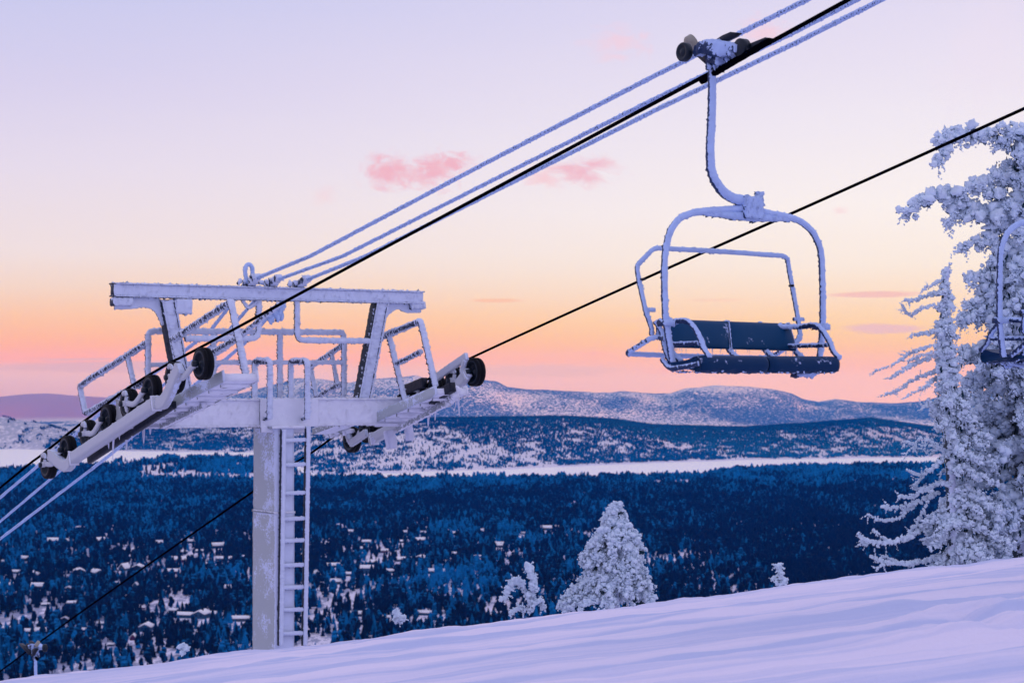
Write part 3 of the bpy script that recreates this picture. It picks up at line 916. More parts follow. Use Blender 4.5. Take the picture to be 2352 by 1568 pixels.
# left platform rails (plane u = -2)
uL = -2.0
ttube('guard_rail', [on_u(*p, uL) for p in ((340, 786), (183, 886), (197, 950), (345, 868))], 0.042, rad=0.10)
ttube('rail_post', [on_u(292, 815, uL), on_u(308, 884, uL)], 0.036)
ttube('guard_rail', [on_u(*p, uL) for p in ((397, 780), (530, 693), (566, 866))], 0.046, rad=0.03)
ttube('guard_rail', [on_u(*p, uL) for p in ((487, 810), (548, 775))], 0.036)
ttube('guard_rail', [on_u(*p, uL + 0.35) for p in ((405, 868), (520, 797), (640, 700))], 0.030)
ttube('rail_post', [on_u(398, 780, uL), on_u(416, 862, uL)], 0.036)
# right platform rails
uR = 1.48
ttube('guard_rail', [on_u(*p, uR) for p in ((788, 792), (713, 843), (727, 912), (783, 881))], 0.036, rad=0.06)
ttube('rail_post', [on_u(762, 812, uR), on_u(775, 882, uR)], 0.032)
uR2 = 2.1
ttube('guard_rail', [on_u(*p, uR2) for p in ((872, 776), (966, 737), (1000, 886))], 0.048, rad=0.05)
ttube('rail_post', [on_u(893, 768, uR2), on_u(931, 925, uR2)], 0.044)
ttube('guard_rail', [on_u(*p, uR2) for p in ((910, 836), (968, 807))], 0.036)

# ladder up the pillar with hoop handrails over the platform
vl = 0.46
for (pa, pb) in (((651, 985), (645, 1480)), ((707, 978), (700, 1480))):
    a = on_v(*pa, vl); b_ = on_v(*pb, vl)
    tbar('ladder_stile', a, b_, 0.06, 0.085, 'rime_beam', up=(0, 1, 0), jit=0.006)
for yy in (1010, 1066, 1131, 1190, 1240, 1296, 1347, 1398, 1452):
    f_ = (yy - 985) / 495.0
    a = on_v(651 - 6 * f_, yy + 1, vl - 0.01); b_ = on_v(707 - 7 * f_, yy - 1, vl - 0.01)
    ttube('ladder_rung', [a, b_], 0.029, 'rime_beam', jit=0.007)
for xx, x2 in ((620, 585), (706, 668)):
    a = on_v(xx, 962, 0.46); c_ = on_v(xx, 828, 0.46)
    u0 = a[0]
    d_ = on_u(x2, 832, u0); d_[2] = c_[2]
    ttube('ladder_hoop', [a, c_, d_, d_ * np.array([1, 1, 0]) + (0, 0, -0.36)], 0.042, 'rime_dark', rad=0.07)
for xx in (620, 706):
    mb = MB(); a = on_v(xx, 958, 0.46); q = tl([a, a - (0, 0.16, 0.03)]); tube(mb, q, 0.03, 0.006)
    mb.obj('hoop_foot', M['rime_dark'], TOW)
for yy in (1160, 1395):                            # stand-offs between pillar and ladder
    a = on_v(649, yy, vl)
    tbar('ladder_bracket', a, a - (0, 0.25, 0), 0.03, 0.03, 'rime_paint')

# work platforms along the ropes
def deck(name, u0, u1, va, wa, vb_, wb, th=0.10):
    mb = MB()
    um = 0.5 * (u0 + u1)
    q = tl([(um, va, wa), (um, vb_, wb)])
    bar(mb, q[0], q[1], u1 - u0, th, 0.006, (0, 0, 1), 0.05, 0.05)
    o = mb.obj(name, M['rime_paint'], TOW)
    for uu in (u0 - 0.012, u1 + 0.012):             # kick boards
        mb = MB(); q = tl([(uu, va, wa + 0.02), (uu, vb_, wb + 0.02)]); bar(mb, q[0], q[1], 0.02, th + 0.06, 0.003, (0, 0, 1), 0.05, 0.05)
        mb.obj('kick_board', M['pillar' if uu < um else 'rime_paint'], TOW)
    k = max(3, int(abs(vb_ - va) / 0.34))
    for i in range(k):                              # bearers below the grating
        mb = MB()
        f_ = (i + 0.5) / k
        v_, w_ = va + (vb_ - va) * f_, wa + (wb - wa) * f_ - th * 0.5 - 0.025
        q = tl([(u0 + 0.03, v_, w_), (u1 - 0.03, v_, w_)]); bar(mb, q[0], q[1], 0.05, 0.05, 0.006, step=0.06)
        mb.obj('deck_bearer', M['rime_paint'], TOW)
    return o
a0 = on_u(350, 968, -2.15); a1 = on_u(548, 866, -2.15)
deck('platform_deck', -2.36, -1.86, a0[1] - 0.1, a0[2] - 0.1 * 0.3, a1[1], a1[2])
c0 = on_u(200, 1000, -2.2); c1 = on_u(352, 908, -2.2)
tbar('lower_deck', c0, c1, 0.16, 0.03, 'black_plate', jit=0.002)
b0 = on_u(925, 950, 2.1); b1 = on_u(1052, 899, 2.1)
deck('platform_deck', 1.72, 2.26, b0[1] - 0.5, b0[2] - 0.5 * 0.30, b1[1], b1[2])
tbar('lower_deck', on_u(738, 990, 1.9), on_u(800, 968, 1.9), 0.35, 0.10, 'rime_paint')
# brace from the crossbeam up to the platform end
tbar('platform_brace', on_u(372, 978, -2.1), on_u(470, 930, -2.1), 0.06, 0.07, 'rime_paint')
tbar('platform_brace', on_u(915, 985, 2.0), on_u(1028, 925, 2.0), 0.06, 0.07, 'rime_paint')

# --------------------------- ropes
def zfun(pts):
    P = catmull(np.array([(v, 0, w) for v, w in pts]), 10)
    return lambda v: np.interp(v, P[:, 0], P[:, 2])
LR = [(-60, -21.5), (-40, -14.0), (-20, -6.75), (-5.37, -1.92), (-3.53, -1.33), (-1.96, -0.824), (-0.59, -0.403), (0.16, -0.17), (1.58, 0.18), (2.78, 0.43), (7.51, 1.47), (13.84, 2.85), (15.66, 3.24), (30, 6.5), (60, 13.8)]
RR = [(-60, -23.5), (-40, -15.2), (-20, -7.32), (-6.16, -2.22), (-3.71, -1.37), (-2.58, -0.955), (-0.11, -0.16), (1.6, 0.30), (5.9, 1.33), (12.99, 2.99), (30, 7.1), (60, 14.6)]
zl, zr = zfun(LR), zfun(RR)

def rope(name, u, zf, v0, v1, r, mat, label, cat, group, jit=0.0, step=0.25, n=8, dense=None):
    v = np.arange(v0, v1, step)
    if dense:
        v = np.unique(np.concatenate([v[(v < dense[0]) | (v > dense[1])], np.arange(dense[0], dense[1], dense[2])]))
    P = np.array([wpt(u, a, zf(a)) for a in v])
    c = P.mean(0)
    mb = MB(); sweep(mb, P - c, circ(r, n), (0, 0, 1), jit)
    o = mb.obj(name, M[mat], None); o.location = c
    return tag(o, label, cat, group)
rope('haul_rope', -2.6, zl, -60, 60, 0.0205, 'rope', 'bare black haul rope running over the left sheave train up to the large chair', 'haul rope', 'haul ropes of the chairlift')
rope('haul_rope', 2.6, zr, -60, 60, 0.0205, 'rope', 'bare black haul rope passing behind the large chair and over the right sheave train', 'haul rope', 'haul ropes of the chairlift')

# frosted signal cables over the gantry
def cable(uu, samples_up, samples_dn, r, label, jit=0.0045):
    pts = []
    for (x, y) in samples_dn: q = on_u(x, y, uu); pts.append((q[1], q[2]))
    pts.append((0.0, 1.50))
    for (x, y) in samples_up: q = on_u(x, y, uu); pts.append((q[1], q[2]))
    pts.sort()
    # carry on straight beyond both ends of the view
    (va, wa), (vb2, wb) = pts[0], pts[1]; s = (wb - wa) / (vb2 - va); pts.insert(0, (va - 25, wa - 25 * s))
    (va, wa), (vb2, wb) = pts[-2], pts[-1]; s = (wb - wa) / (vb2 - va); pts.append((vb2 + 25, wb + 25 * s * 1.08))
    v = np.array([p[0] for p in pts]); w = np.array([p[1] for p in pts])
    f = lambda a: np.interp(a, v, w)
    return rope('frosted_cable', uu, f, v[0], v[-1], r, 'rime_cable', label, 'cable', 'rime coated cables slung over the tower', jit, 0.3, 10, (-8.5, 18.5, 0.012))
cable(-0.50, [(712, 588), (1100, 382), (1500, 175), (1756, 47), (1850, 0)], [(480, 763), (230, 950), (0, 1143)], 0.026, 'thick white rime coated cable, highest of the three slung from the gantry top')
cable(-0.12, [(787, 588), (1150, 404), (1500, 228), (1823, 74), (1965, 0)], [(520, 765), (250, 988), (0, 1198)], 0.024, 'rime coated cable half hidden along the black haul rope near the large chair grip')
cable(0.38, [(839, 588), (1150, 432), (1500, 255), (1823, 100), (2022, 0)], [(560, 790), (250, 1047), (0, 1238)], 0.026, 'rime coated cable, lowest of the three, passing under the large chair grip')
# saddles on the gantry beam and the lifting eye
for k_, uu in enumerate((-0.50, -0.12, 0.38)):
    mb = MB(); q = tl([(uu, -0.12, 1.43), (uu, 0.10, 1.49), (uu, 0.3, 1.57)])
    sweep(mb, resample(q, 0.02), rect(0.10, 0.08), (0, 0, 1), 0.018)
    blobs(mb, tl([(uu - 0.16, 0, 1.49), (uu - 0.08, 0.03, 1.50), (uu + 0.06, 0.05, 1.49)]), 0.045, 1)
    mb.obj('cable_saddle', M['rime_dark'], TOW)
c_ = on_v(571, 628, 0.05)
a_ = np.linspace(0, 2 * PI, 30)
P = np.array([c_ + (0.062 * math.cos(t) * (1 - 0.3 * math.sin(t) * -1), 0, 0.145 * math.sin(t)) for t in a_])
mb = MB(); tube(mb, tl(P), 0.030, 0.008, 0, n=8, up=(0, 1, 0)); mb.obj('lifting_eye', M['rime_cable'], TOW)
mb = MB(); q = tl([on_v(699, 619, 0.05), on_v(699, 656, 0.05)]); bar(mb, q[0], q[1], 0.11, 0.08, 0.014); mb.obj('cable_bracket', M['rime_cable'], TOW)
ttube('hook', [on_v(*p, 0.05) for p in ((556, 690), (571, 708), (585, 698), (590, 690))], 0.022, 'rime_dark', rad=0.03)
mb = MB()                                            # snow caked pulley hanging from the gantry
pp = [on_v(x, y, 0.05) for x, y in ((648, 697), (645, 708), (640, 718), (632, 722), (625, 728), (622, 734), (629, 719), (637, 727), (646, 726), (618, 724))]
blobs(mb, tl(pp), 0.055, 1, 0.25, (0.8, 0.8, 1.15)); q = tl([on_v(652, 692, 0.05), on_v(640, 726, 0.05)]); tube(mb, q, 0.04, 0.012)
mb.obj('pulley', M['rime_cable'], TOW)

# --------------------------- sheaves
WR = 0.228
def make_sheave(center):
    c = tl([center])[0]
    root = bpy.data.objects.new('sheave', None); col.objects.link(root); root.parent = TOW; root.location = c
    mb = MB()
    lathe(mb, (0, 0, 0), (1, 0, 0), [(-0.055, WR - 0.045), (-0.055, WR - 0.008), (-0.045, WR), (-0.018, WR), (-0.010, WR - 0.014), (0.010, WR - 0.014), (0.018, WR), (0.05, WR), (0.075, WR - 0.006), (0.085, WR - 0.03), (0.085, WR - 0.05)], 36)
    ty = mb.obj('tyre', M['rubber'], root, True)
    mb = MB()
    lathe(mb, (0, 0, 0), (1, 0, 0), [(-0.040, 0.0), (-0.040, 0.035), (-0.020, 0.045), (0.0, 0.075), (0.0, 0.13), (-0.03, 0.150), (-0.058, 0.156), (-0.060, WR - 0.046), (-0.056, WR - 0.044), (0.086, WR - 0.048), (0.05, 0.10), (0.05, 0.0)], 36)
    mb.obj('wheel_disc', M['wheel'], root, False)
    return root
first = None
def place_sheave(center):
    global first
    if first is None:
        first = make_sheave(center); return first
    r = bpy.data.objects.new('sheave', None); col.objects.link(r); r.parent = TOW; r.location = tl([center])[0]
    for ch in list(first.children):
        c = ch.copy(); col.objects.link(c); c.parent = r
    return r

def slope_at(zf, v): return (zf(v + 0.2) - zf(v - 0.2)) / 0.4
def under(zf, u, v, d):
    s = slope_at(zf, v); k = 1 / math.hypot(1, s)
    return np.array([u, v + s * k * d, zf(v) - k * d])

def train(u, zf, vs, uf, mat):
    """a sheave train: wheels in pairs on rockers, rockers on a main beam"""
    cen = [under(zf, u, v, WR + 0.012) for v in vs]
    for c in cen: place_sheave(c)
    for i in range(0, len(cen), 2):
        a, b_ = cen[i], cen[i + 1]; m_ = 0.5 * (a + b_); d = unit(b_ - a); nrm = np.array([0, -d[2], d[1]])
        mb = MB()
        P = [a, a + d * 0.12 - nrm * 0.015, m_ - nrm * 0.10, b_ - d * 0.12 - nrm * 0.015, b_]
        q = resample(catmull(tl([p + (uf, 0, 0) for p in P]), 6), 0.03)
        sweep(mb, q, rect(0.035, 0.075), (0, 0, 1), 0.004)
        mb.obj('rocker_arm', M['white_paint'], TOW)
        for c in (a, b_):                             # hub caps and hooked rope catcher
            mb = MB()
            lathe(mb, tl([c + (uf * 1.25, 0, 0)])[0], (1, 0, 0), [(-0.03, 0.0), (-0.03, 0.040), (0.03, 0.045), (0.06, 0.03)], 14)
            mb.obj('hub_cap', M['wheel'], TOW)
        mb = MB()
        b2 = a + d * 0.13
        P = [b2 - nrm * 0.03, b2 + nrm * 0.07 + d * 0.05, b2 + nrm * 0.12 + d * 0.03, b2 + nrm * 0.15 - d * 0.03, b2 + nrm * 0.12 - d * 0.07]
        q = resample(catmull(tl([p + (uf * 1.1, 0, 0) for p in P]), 5), 0.02)
        sweep(mb, q, rect(0.03, 0.055), (0, 0, 1), 0.005)
        mb.obj('rope_catcher', M['white_paint'], TOW)
    return cen

vL = [on_u(x, y, -2.6)[1] for x, y in ((108, 1068), (152, 1030), (199, 985), (246, 955), (293, 920), (345, 884), (398, 858), (462, 832))]
cen = train(-2.6, zl, vL, -0.10, None)
vRr = np.linspace(-2.30, 1.66, 8)
cen2 = train(2.6, zr, list(vRr), -0.10, None)

def beam_along(cn, i0, i1, u, drop, w, h, name, mat='white_paint', arms=True):
    a = 0.5 * (cn[i0] + cn[i0 + 1]); b_ = 0.5 * (cn[i1] + cn[i1 - 1])
    d = unit(b_ - a); nrm = np.array([0, -d[2], d[1]])
    A = a - nrm * drop; B = b_ - nrm * drop; A[0] = B[0] = u
    mb = MB(); q = tl([A - d * 0.02, B + d * 0.02]); bar(mb, q[0], q[1], w, h, 0.004, step=0.05, sstep=0.05)
    o = mb.obj(name, M[mat], TOW)
    for q in (tl([A + d * 0.04, A + d * 0.075]), tl([B - d * 0.075, B - d * 0.04])):
        mb = MB(); bar(mb, q[0], q[1], w + 0.03, h + 0.05, 0.006, step=0.03)
        mb.obj('beam_collar', M['rime_paint'], o)
    return A, B, d, nrm
A, B, d, nrm = beam_along(cen, 1, 6, -2.72, 0.275, 0.12, 0.17, 'sheave_beam')
for E, s, p in ((A, -1, cen[0]), (B, 1, cen[7])):     # curved arms reaching to the end wheels
    m1 = E + d * s * 0.12 - nrm * 0.05
    tgt = 0.5 * (p + (cen[1] if s < 0 else cen[6])); tgt = np.array([-2.72, tgt[1], tgt[2]])
    P = [E, m1, E + d * s * 0.34 - nrm * 0.02, tgt + d * s * 0.0 + nrm * 0.05]
    q = resample(catmull(tl(P), 6), 0.03); mb = MB(); sweep(mb, q, rect(0.10, 0.17), (0, 0, 1), 0.005)
    mb.obj('curved_arm', M['white_paint'], TOW)
# second beam on the inner side, dark, with icicles
q = tl([(-2.50, A[1] + 0.15, A[2] - 0.02), (-2.50, B[1] + 0.1, B[2] - 0.03)]); mb = MB(); bar(mb, q[0], q[1], 0.06, 0.10, 0.003); mb.obj('inner_beam', M['black_plate'], TOW)
A2, B2, d2, n2 = beam_along(cen2, 1, 6, 2.48, 0.26, 0.12, 0.16, 'sheave_beam')
for E, s, p in ((B2, 1, cen2[7]),):
    tgt = np.array([2.48, p[1], p[2]])
    P = [E, E + d2 * s * 0.15 - n2 * 0.06, tgt - d2 * s * 0.25 - n2 * 0.10, tgt]
    q = resample(catmull(tl(P), 6), 0.03); mb = MB(); sweep(mb, q, rect(0.10, 0.15), (0, 0, 1), 0.006)
    mb.obj('curved_arm', M['white_paint'], TOW)
# straight rope guard over the top right wheel, with its yoke
q = tl([on_u(1000, 868, 2.46), on_u(1072, 818, 2.46)]); mb = MB(); bar(mb, q[0], q[1], 0.06, 0.11, 0.005); mb.obj('rope_guard', M['white_paint'], TOW)
mb = MB(); q = resample(catmull(tl([on_u(1068, 826, 2.44), on_u(1062, 850, 2.44), on_u(1068, 862, 2.44), on_u(1072, 872, 2.44)]), 5), 0.02); sweep(mb, q, rect(0.05, 0.07), (1, 0, 0), 0.005); mb.obj('yoke', M['white_paint'], TOW)
mb = MB(); q = resample(catmull(tl([on_u(796, 972, 2.44), on_u(799, 1000, 2.44), on_u(806, 1018, 2.44)]), 5), 0.02); sweep(mb, q, rect(0.05, 0.07), (1, 0, 0), 0.005)
q = tl([on_u(806, 1018, 2.44), on_u(842, 993, 2.44)]); bar(mb, q[0], q[1], 0.06, 0.12, 0.006); mb.obj('yoke', M['white_paint'], TOW)
# black housings between the right rails
mb = MB(); q = tl([on_u(930, 897, 2.5), on_u(976, 878, 2.5)]); bar(mb, q[0], q[1], 0.10, 0.16, 0.004); mb.obj('pivot_housing', M['black_plate'], TOW)
mb = MB(); q = tl([on_u(990, 918, 1.9), on_u(1040, 888, 1.9)]); bar(mb, q[0], q[1], 0.10, 0.14, 0.004); mb.obj('pivot_housing', M['black_plate'], TOW)
mb = MB(); q = tl([on_u(300, 953, -2.5), on_u(372, 908, -2.5)]); bar(mb, q[0], q[1], 0.10, 0.12, 0.006); mb.obj('pivot_housing', M['black_plate'], TOW)

# icicles and ice lumps under the trains and platforms
def icicle(p, ln, r, lean=0.0):
    mb = MB()
    k = max(3, int(ln / 0.03))
    z = np.linspace(0, 1, k + 1)
    P = np.stack([np.zeros(k + 1) + lean * z * ln, np.zeros(k + 1), -z * ln], 1)
    sweep(mb, P, circ(1.0, 7), (0, 1, 0), 0.0, True, scale=r * (1 - z) ** 0.7 + 0.003 + rng.random(k + 1) * 0.002)
    o = mb.obj('icicle', M['ice'], TOW); o.location = tl([p])[0]
for (x, y, u_, ln, r_) in ((228, 1002, -2.66, .13, .016), (249, 1000, -2.66, .20, .018), (262, 992, -2.66, .42, .016), (273, 982, -2.6, .18, .022), (289, 975, -2.5, .40, .030), (303, 966, -2.5, .30, .020),
                        (330, 968, -2.1, .34, .030), (346, 962, -2.1, .24, .034), (319, 966, -2.3, .22, .02), (358, 960, -2.0, .12, .02), (120, 1048, -2.66, .10, .012), (985, 938, 2.1, .30, .024), (1001, 925, 2.1, .28, .026), (1051, 905, 2.2, .34, .018), (1046, 905, 2.2, .20, .014)):
    icicle(on_u(x, y, u_), ln, r_, rng.normal(0, 0.06))
def lump(name, px_, py_, u_, w_, h_, lean):
    a = on_u(px_, py_, u_); mb = MB()
    q = tl([a, a + (0.02, lean * 0.5, -h_ * 0.5), a + (0.03, lean, -h_)])
    sweep(mb, resample(catmull(q, 5), 0.02), rect(w_, w_ * 0.7), (0, 1, 0), 0.010); mb.obj(name, M['ice'], TOW)
lump('ice_lump', 893, 988, 2.3, 0.15, 0.30, 0.06)
lump('ice_lump', 937, 975, 2.3, 0.11, 0.26, 0.02)
lump('ice_lump', 855, 1004, 2.3, 0.04, 0.12, 0.0)
mb = MB()
pp = [on_u(x, y, 2.3) + rng.normal(0, 0.03, 3) for x in range(745, 800, 5) for y in (982, 990)]
blobs(mb, tl(pp), 0.07, 1, 0.2, (1.3, 1.3, 0.8)); mb.obj('snow_cake', M['rime_paint'], TOW)
mb = MB()
pp = [on_u(x, 925 - (x - 985) * 0.42 + dy_, 2.05) + rng.normal(0, 0.02, 3) for x in range(985, 1052, 4) for dy_ in (0, 10)]
blobs(mb, tl(pp), 0.055, 1, 0.22, (1.2, 1.2, 0.9)); mb.obj('snow_cake', M['rime_paint'], TOW)
mb = MB()
pp = [on_u(x, 972 + rng.normal(0, 4), -2.0) for x in range(300, 372, 5)]
blobs(mb, tl(pp), 0.045, 1, 0.25, (1, 1, 1.2)); mb.obj('snow_cake', M['rime_dark'], TOW)

# --------------------------- chairs (local axes: x = across, y = backwards, z = up; origin on the rope)
G = on_u(1637, 168, -2.6)
VG = G[1]
def pc(px_, py_, f=0.0):      # a point of the near chair, f metres ahead of the grip plane -> chair local
    q = on_v(px_, py_, VG + f) - G
    return np.array([q[0], -q[1], q[2]])
def pa(px_, py_, a=0.0):      # a point of the near chair in the plane a metres across from the rope
    q = on_u(px_, py_, -2.6 + a) - G
    return np.array([q[0], -q[1], q[2]])

def ctube(name, parent, pts, r, mat='rime_chair', rad=0.10, jit=0.0042, **k):
    mb = MB(); tube(mb, pts, r, jit, rad, **k)
    return mb.obj(name, M[mat], parent)

def make_chair():
    root = empty('lift_chair', wpt(*G), BETA)
    # hanger
    hp = [pc(1637, 160), pc(1636, 250), pc(1632, 340), pc(1635, 392), pc(1652, 428), pc(1678, 452), pc(1715, 462)]
    mb = MB(); q = resample(catmull(hp, 8), 0.015)
    sweep(mb, q, circ(0.040, 12), (0, 1, 0), 0.005, scale=np.interp(np.linspace(0, 1, len(q)), [0, 0.5, 1], [0.92, 0.98, 1.25]))
    mb.obj('hanger', M['rime_chair'], root)
    # pivot block above the bail
    mb = MB(); bar(mb, pc(1702, 476), pc(1741, 478), 0.16, 0.19, 0.012, step=0.012, sstep=0.02)
    blk = mb.obj('pivot_block', M['rime_chair'], root)
    mb = MB(); bar(mb, pc(1744, 440), pc(1744, 492), 0.05, 0.06, 0.010, (0, 1, 0), step=0.012, sstep=0.015); mb.obj('locking_plate', M['rime_cable'], blk)
    # bail
    bp = [pc(1546, 838), pc(1538, 790), pc(1529, 735), pc(1527, 690), pc(1526, 620), pc(1529, 572), pc(1540, 532), pc(1560, 503), pc(1590, 489), pc(1625, 484), pc(1715, 479), pc(1770, 490), pc(1815, 499), pc(1848, 514), pc(1872, 541), pc(1886, 580), pc(1889, 640), pc(1890, 700), pc(1889, 760), pc(1885, 800), pc(1880, 840)]
    mb = MB(); q = resample(catmull(bp, 5), 0.015); sweep(mb, q, circ(0.0300, 12), (0, 1, 0), 0.0045); mb.obj('bail', M['rime_chair'], root)
    mb = MB()                                        # cross member under the arch
    q = resample(np.array([pc(1612, 489), pc(1700, 496), pc(1735, 499), pc(1815, 503)]), 0.015); sweep(mb, q, rect(0.05, 0.055), (0, 0, 1), 0.010, scale=np.interp(np.linspace(0, 1, len(q)), [0, .45, .6, 1], [0.5, 1.3, 1.3, 0.6])); mb.obj('bail_gusset', M['rime_chair'], root)
    a0, a1 = -0.47, 1.27
    # seat back: two panels with a seam between
    FB0, FB1 = -0.30, -0.16
    TLf, TRf, BLf, BRf = pc(1543, 733, FB0), pc(1813, 743, FB0), pc(1536, 798, FB1), pc(1830, 806, FB1)
    def panel(name, s0, s1, nx, mat):
        mb = MB(); ny = 14
        ss = np.linspace(s0, s1, nx); tt_ = np.linspace(0, 1, ny)
        S_, T_ = np.meshgrid(ss, tt_, indexing='ij')
        P = ((1 - S_)[..., None] * TLf + S_[..., None] * TRf) * (1 - T_)[..., None] + ((1 - S_)[..., None] * BLf + S_[..., None] * BRf) * T_[..., None]
        ed = np.minimum((S_ - s0) / (s1 - s0), 1 - (S_ - s0) / (s1 - s0)) * 6
        puff = 0.035 * np.sqrt(np.clip(ed, 0, 1)) * np.sqrt(np.clip(4 * T_ * (1 - T_), 0, 1)) + 0.006
        wr = 0.006 * np.array([[fb for fb in row] for row in fbm(S_ * 18, T_ * 3 + S_ * 9, 3, 7)])
        fr = P.copy(); fr[..., 1] -= puff + wr; bk = P.copy(); bk[..., 1] += 0.02
        n_, m_ = S_.shape
        i, j = np.meshgrid(np.arange(n_ - 1), np.arange(m_ - 1), indexing='ij')
        F = np.stack([i * m_ + j, (i + 1) * m_ + j, (i + 1) * m_ + j + 1, i * m_ + j + 1], -1).reshape(-1, 4)
        V = np.vstack([fr.reshape(-1, 3), bk.reshape(-1, 3)]); k = n_ * m_
        F2 = F[:, ::-1] + k
        E = []
        for a in range(n_ - 1):
            E += [(a * m_, k + a * m_, k + (a + 1) * m_, (a + 1) * m_), (a * m_ + m_ - 1, (a + 1) * m_ + m_ - 1, k + (a + 1) * m_ + m_ - 1, k + a * m_ + m_ - 1)]
        for b in range(m_ - 1):
            E += [(b, b + 1, k + b + 1, k + b), ((n_ - 1) * m_ + b, k + (n_ - 1) * m_ + b, k + (n_ - 1) * m_ + b + 1, (n_ - 1) * m_ + b + 1)]
        mb.add(V, None, np.vstack([F, F2, np.array(E)]))
        return mb.obj(name, M[mat], root, True)
    panel('backrest', 0.0, 0.462, 30, 'vinyl')
    panel('backrest', 0.468, 1.0, 34, 'vinyl')
    mb = MB()
    for s_ in (0.465,):
        tube(mb, [TLf + (TRf - TLf) * s_ + (0, -0.02, 0), BLf + (BRf - BLf) * s_ + (0, -0.03, 0)], 0.004, 0.003)
    mb.obj('backrest_seam', M['rime_chair'], root)
    # back frame uprights and struts down to the seat
    for s_ in (0.0, 0.47, 0.76, 1.0):
        top = TLf + (TRf - TLf) * s_ + (0, 0.03, 0); bot = BLf + (BRf - BLf) * s_ + (0, 0.03, 0)
        ft = np.array([bot[0], -0.02, bot[2] - 0.13])
        ctube('back_upright', root, [top, bot, ft], 0.026, rad=0.04)
    # seat: cushion with rolled front edge
    zf = pc(1768, 833, 0.42)[2]
    zb = pc(1700, 838, -0.08)[2]
    sec = []                                          # section in (forward, up): thin at the back, fat roll in front
    prof = [(-0.10, 0.0), (0.10, 0.012), (0.28, 0.035), (0.37, 0.062), (0.43, 0.058), (0.475, 0.025), (0.485, -0.02), (0.465, -0.065), (0.42, -0.085), (0.34, -0.072), (0.20, -0.05), (-0.10, -0.04)]
    for f_, h_ in prof:
        sec.append((f_, h_))
    sec = catmull(np.array([(f_, h_, 0) for f_, h_ in sec + [sec[0]]]), 3)[:-1, :2]
    def cushion(name, xa, xb):
        mb = MB(); nx = max(6, int((xb - xa) / 0.03))
        xs_ = np.linspace(xa, xb, nx + 1)
        ring = []
        for i, x_ in enumerate(xs_):
            e = min(i, nx - i); k_ = 0.86 if e == 0 else (0.97 if e == 1 else 1.0)
            zz = zf + (sec[:, 1] * k_)
            droop = -0.012 * rng.random(len(sec)) * (sec[:, 1] < -0.03)
            ring.append(np.stack([np.full(len(sec), x_), -(sec[:, 0] - 0.20) * k_ - 0.20, zz + droop + 0.004 * rng.normal(0, 1, len(sec)) * (sec[:, 1] < -0.03)], 1))
        V = np.concatenate(ring); m_ = len(sec)
        i, j = np.meshgrid(np.arange(nx), np.arange(m_), indexing='ij'); j2 = (j + 1) % m_
        F = np.stack([i * m_ + j, (i + 1) * m_ + j, (i + 1) * m_ + j2, i * m_ + j2], -1).reshape(-1, 4)
        mb.add(V, None, F[:, ::-1], [list(range(m_)), list(range(nx * m_, (nx + 1) * m_))[::-1]])
        return mb.obj(name, M['vinyl_front'], root, True)
    xl = pc(1606, 835, 0.42)[0]; xr = pc(1925, 835, 0.42)[0]; xm = xl + 0.48 * (xr - xl)
    cushion('seat_cushion', xl, xm - 0.005)
    cushion('seat_cushion', xm + 0.005, xr)
    # frost beard under the seat and ragged ice
    mb = MB()
    xs_ = rng.uniform(xl, xr, 260); fy = rng.uniform(0.02, 0.46, 260)
    blobs(mb, np.stack([xs_, -fy, zf - 0.078 - rng.random(260) * 0.014 + 0 * fy], 1), rng.uniform(0.006, 0.015, 260), 0, 0.35, (1.3, 1.3, 0.8))
    tag(mb.obj('underside_rime', M['rime_chair'], root), kind='stuff')
    mb = MB(); bar(mb, pc(1828, 862, 0.30), pc(1878, 852, 0.30), 0.14, 0.03, 0.012, step=0.02, sstep=0.03)
    blobs(mb, np.array([pc(1850 + k_ * 5, 862 - k_, 0.30) for k_ in range(5)]), 0.025, 1)
    mb.obj('seat_bracket', M['rime_chair'], root)
    # seat side rails
    for a_ in (xl + 0.03, xr - 0.03):
        ctube('side_rail', root, [np.array([a_ - 0.03, 0.12, zb + 0.05]), np.array([a_ - 0.03, 0.0, zf - 0.06]), np.array([a_ - 0.03, -0.30, zf - 0.03]), np.array([a_ - 0.02, -0.42, zf - 0.01])], 0.022, rad=0.06)
    # arm rests
    zt = TLf[2]
    for a_, dz_ in ((pc(1628, 815, 0.44)[0], 0.0), (pc(1923, 815, 0.42)[0], -0.02)):
        P = [np.array([a_ + (0.02 if a_ < 0 else -0.14), 0.30, zt - 0.03 + dz_]), np.array([a_, 0.12, zt - 0.035 + dz_]), np.array([a_, -0.13, zt - 0.03 + dz_]), np.array([a_, -0.28, zt - 0.14 + dz_]), np.array([a_, -0.37, zt - 0.28 + dz_]), np.array([a_, -0.455, zf + 0.045])]
        mb = MB(); q = resample(catmull(P, 6), 0.015); sweep(mb, q, circ(0.0235, 9), (1, 0, 0), 0.006); mb.obj('arm_rest', M['rime_chair'], root)
        ctube('side_bar', root, [np.array([a_ + (0.0 if a_ < 0 else -0.10), 0.22, zt - 0.24]), np.array([a_, -0.31, zt - 0.235])], 0.021)
    # left side stiffeners
    ctube('side_strut', root, [pc(1505, 737, -0.3), pc(1520, 760, -0.25), pc(1527, 800, -0.15), pc(1548, 850, 0.0)], 0.024, rad=0.1)
    ctube('side_strut', root, [pc(1512, 742, -0.3), pc(1512, 775, -0.3), pc(1528, 777, -0.1)], 0.02, rad=0.05)
    for (x, y) in ((1531, 741), (1887, 750)):
        mb = MB(); bar(mb, pc(x - 11, y, 0.0), pc(x + 11, y + 1, 0.0), 0.11, 0.05, 0.008, step=0.01, sstep=0.02); mb.obj('clamp', M['rime_chair'], root)
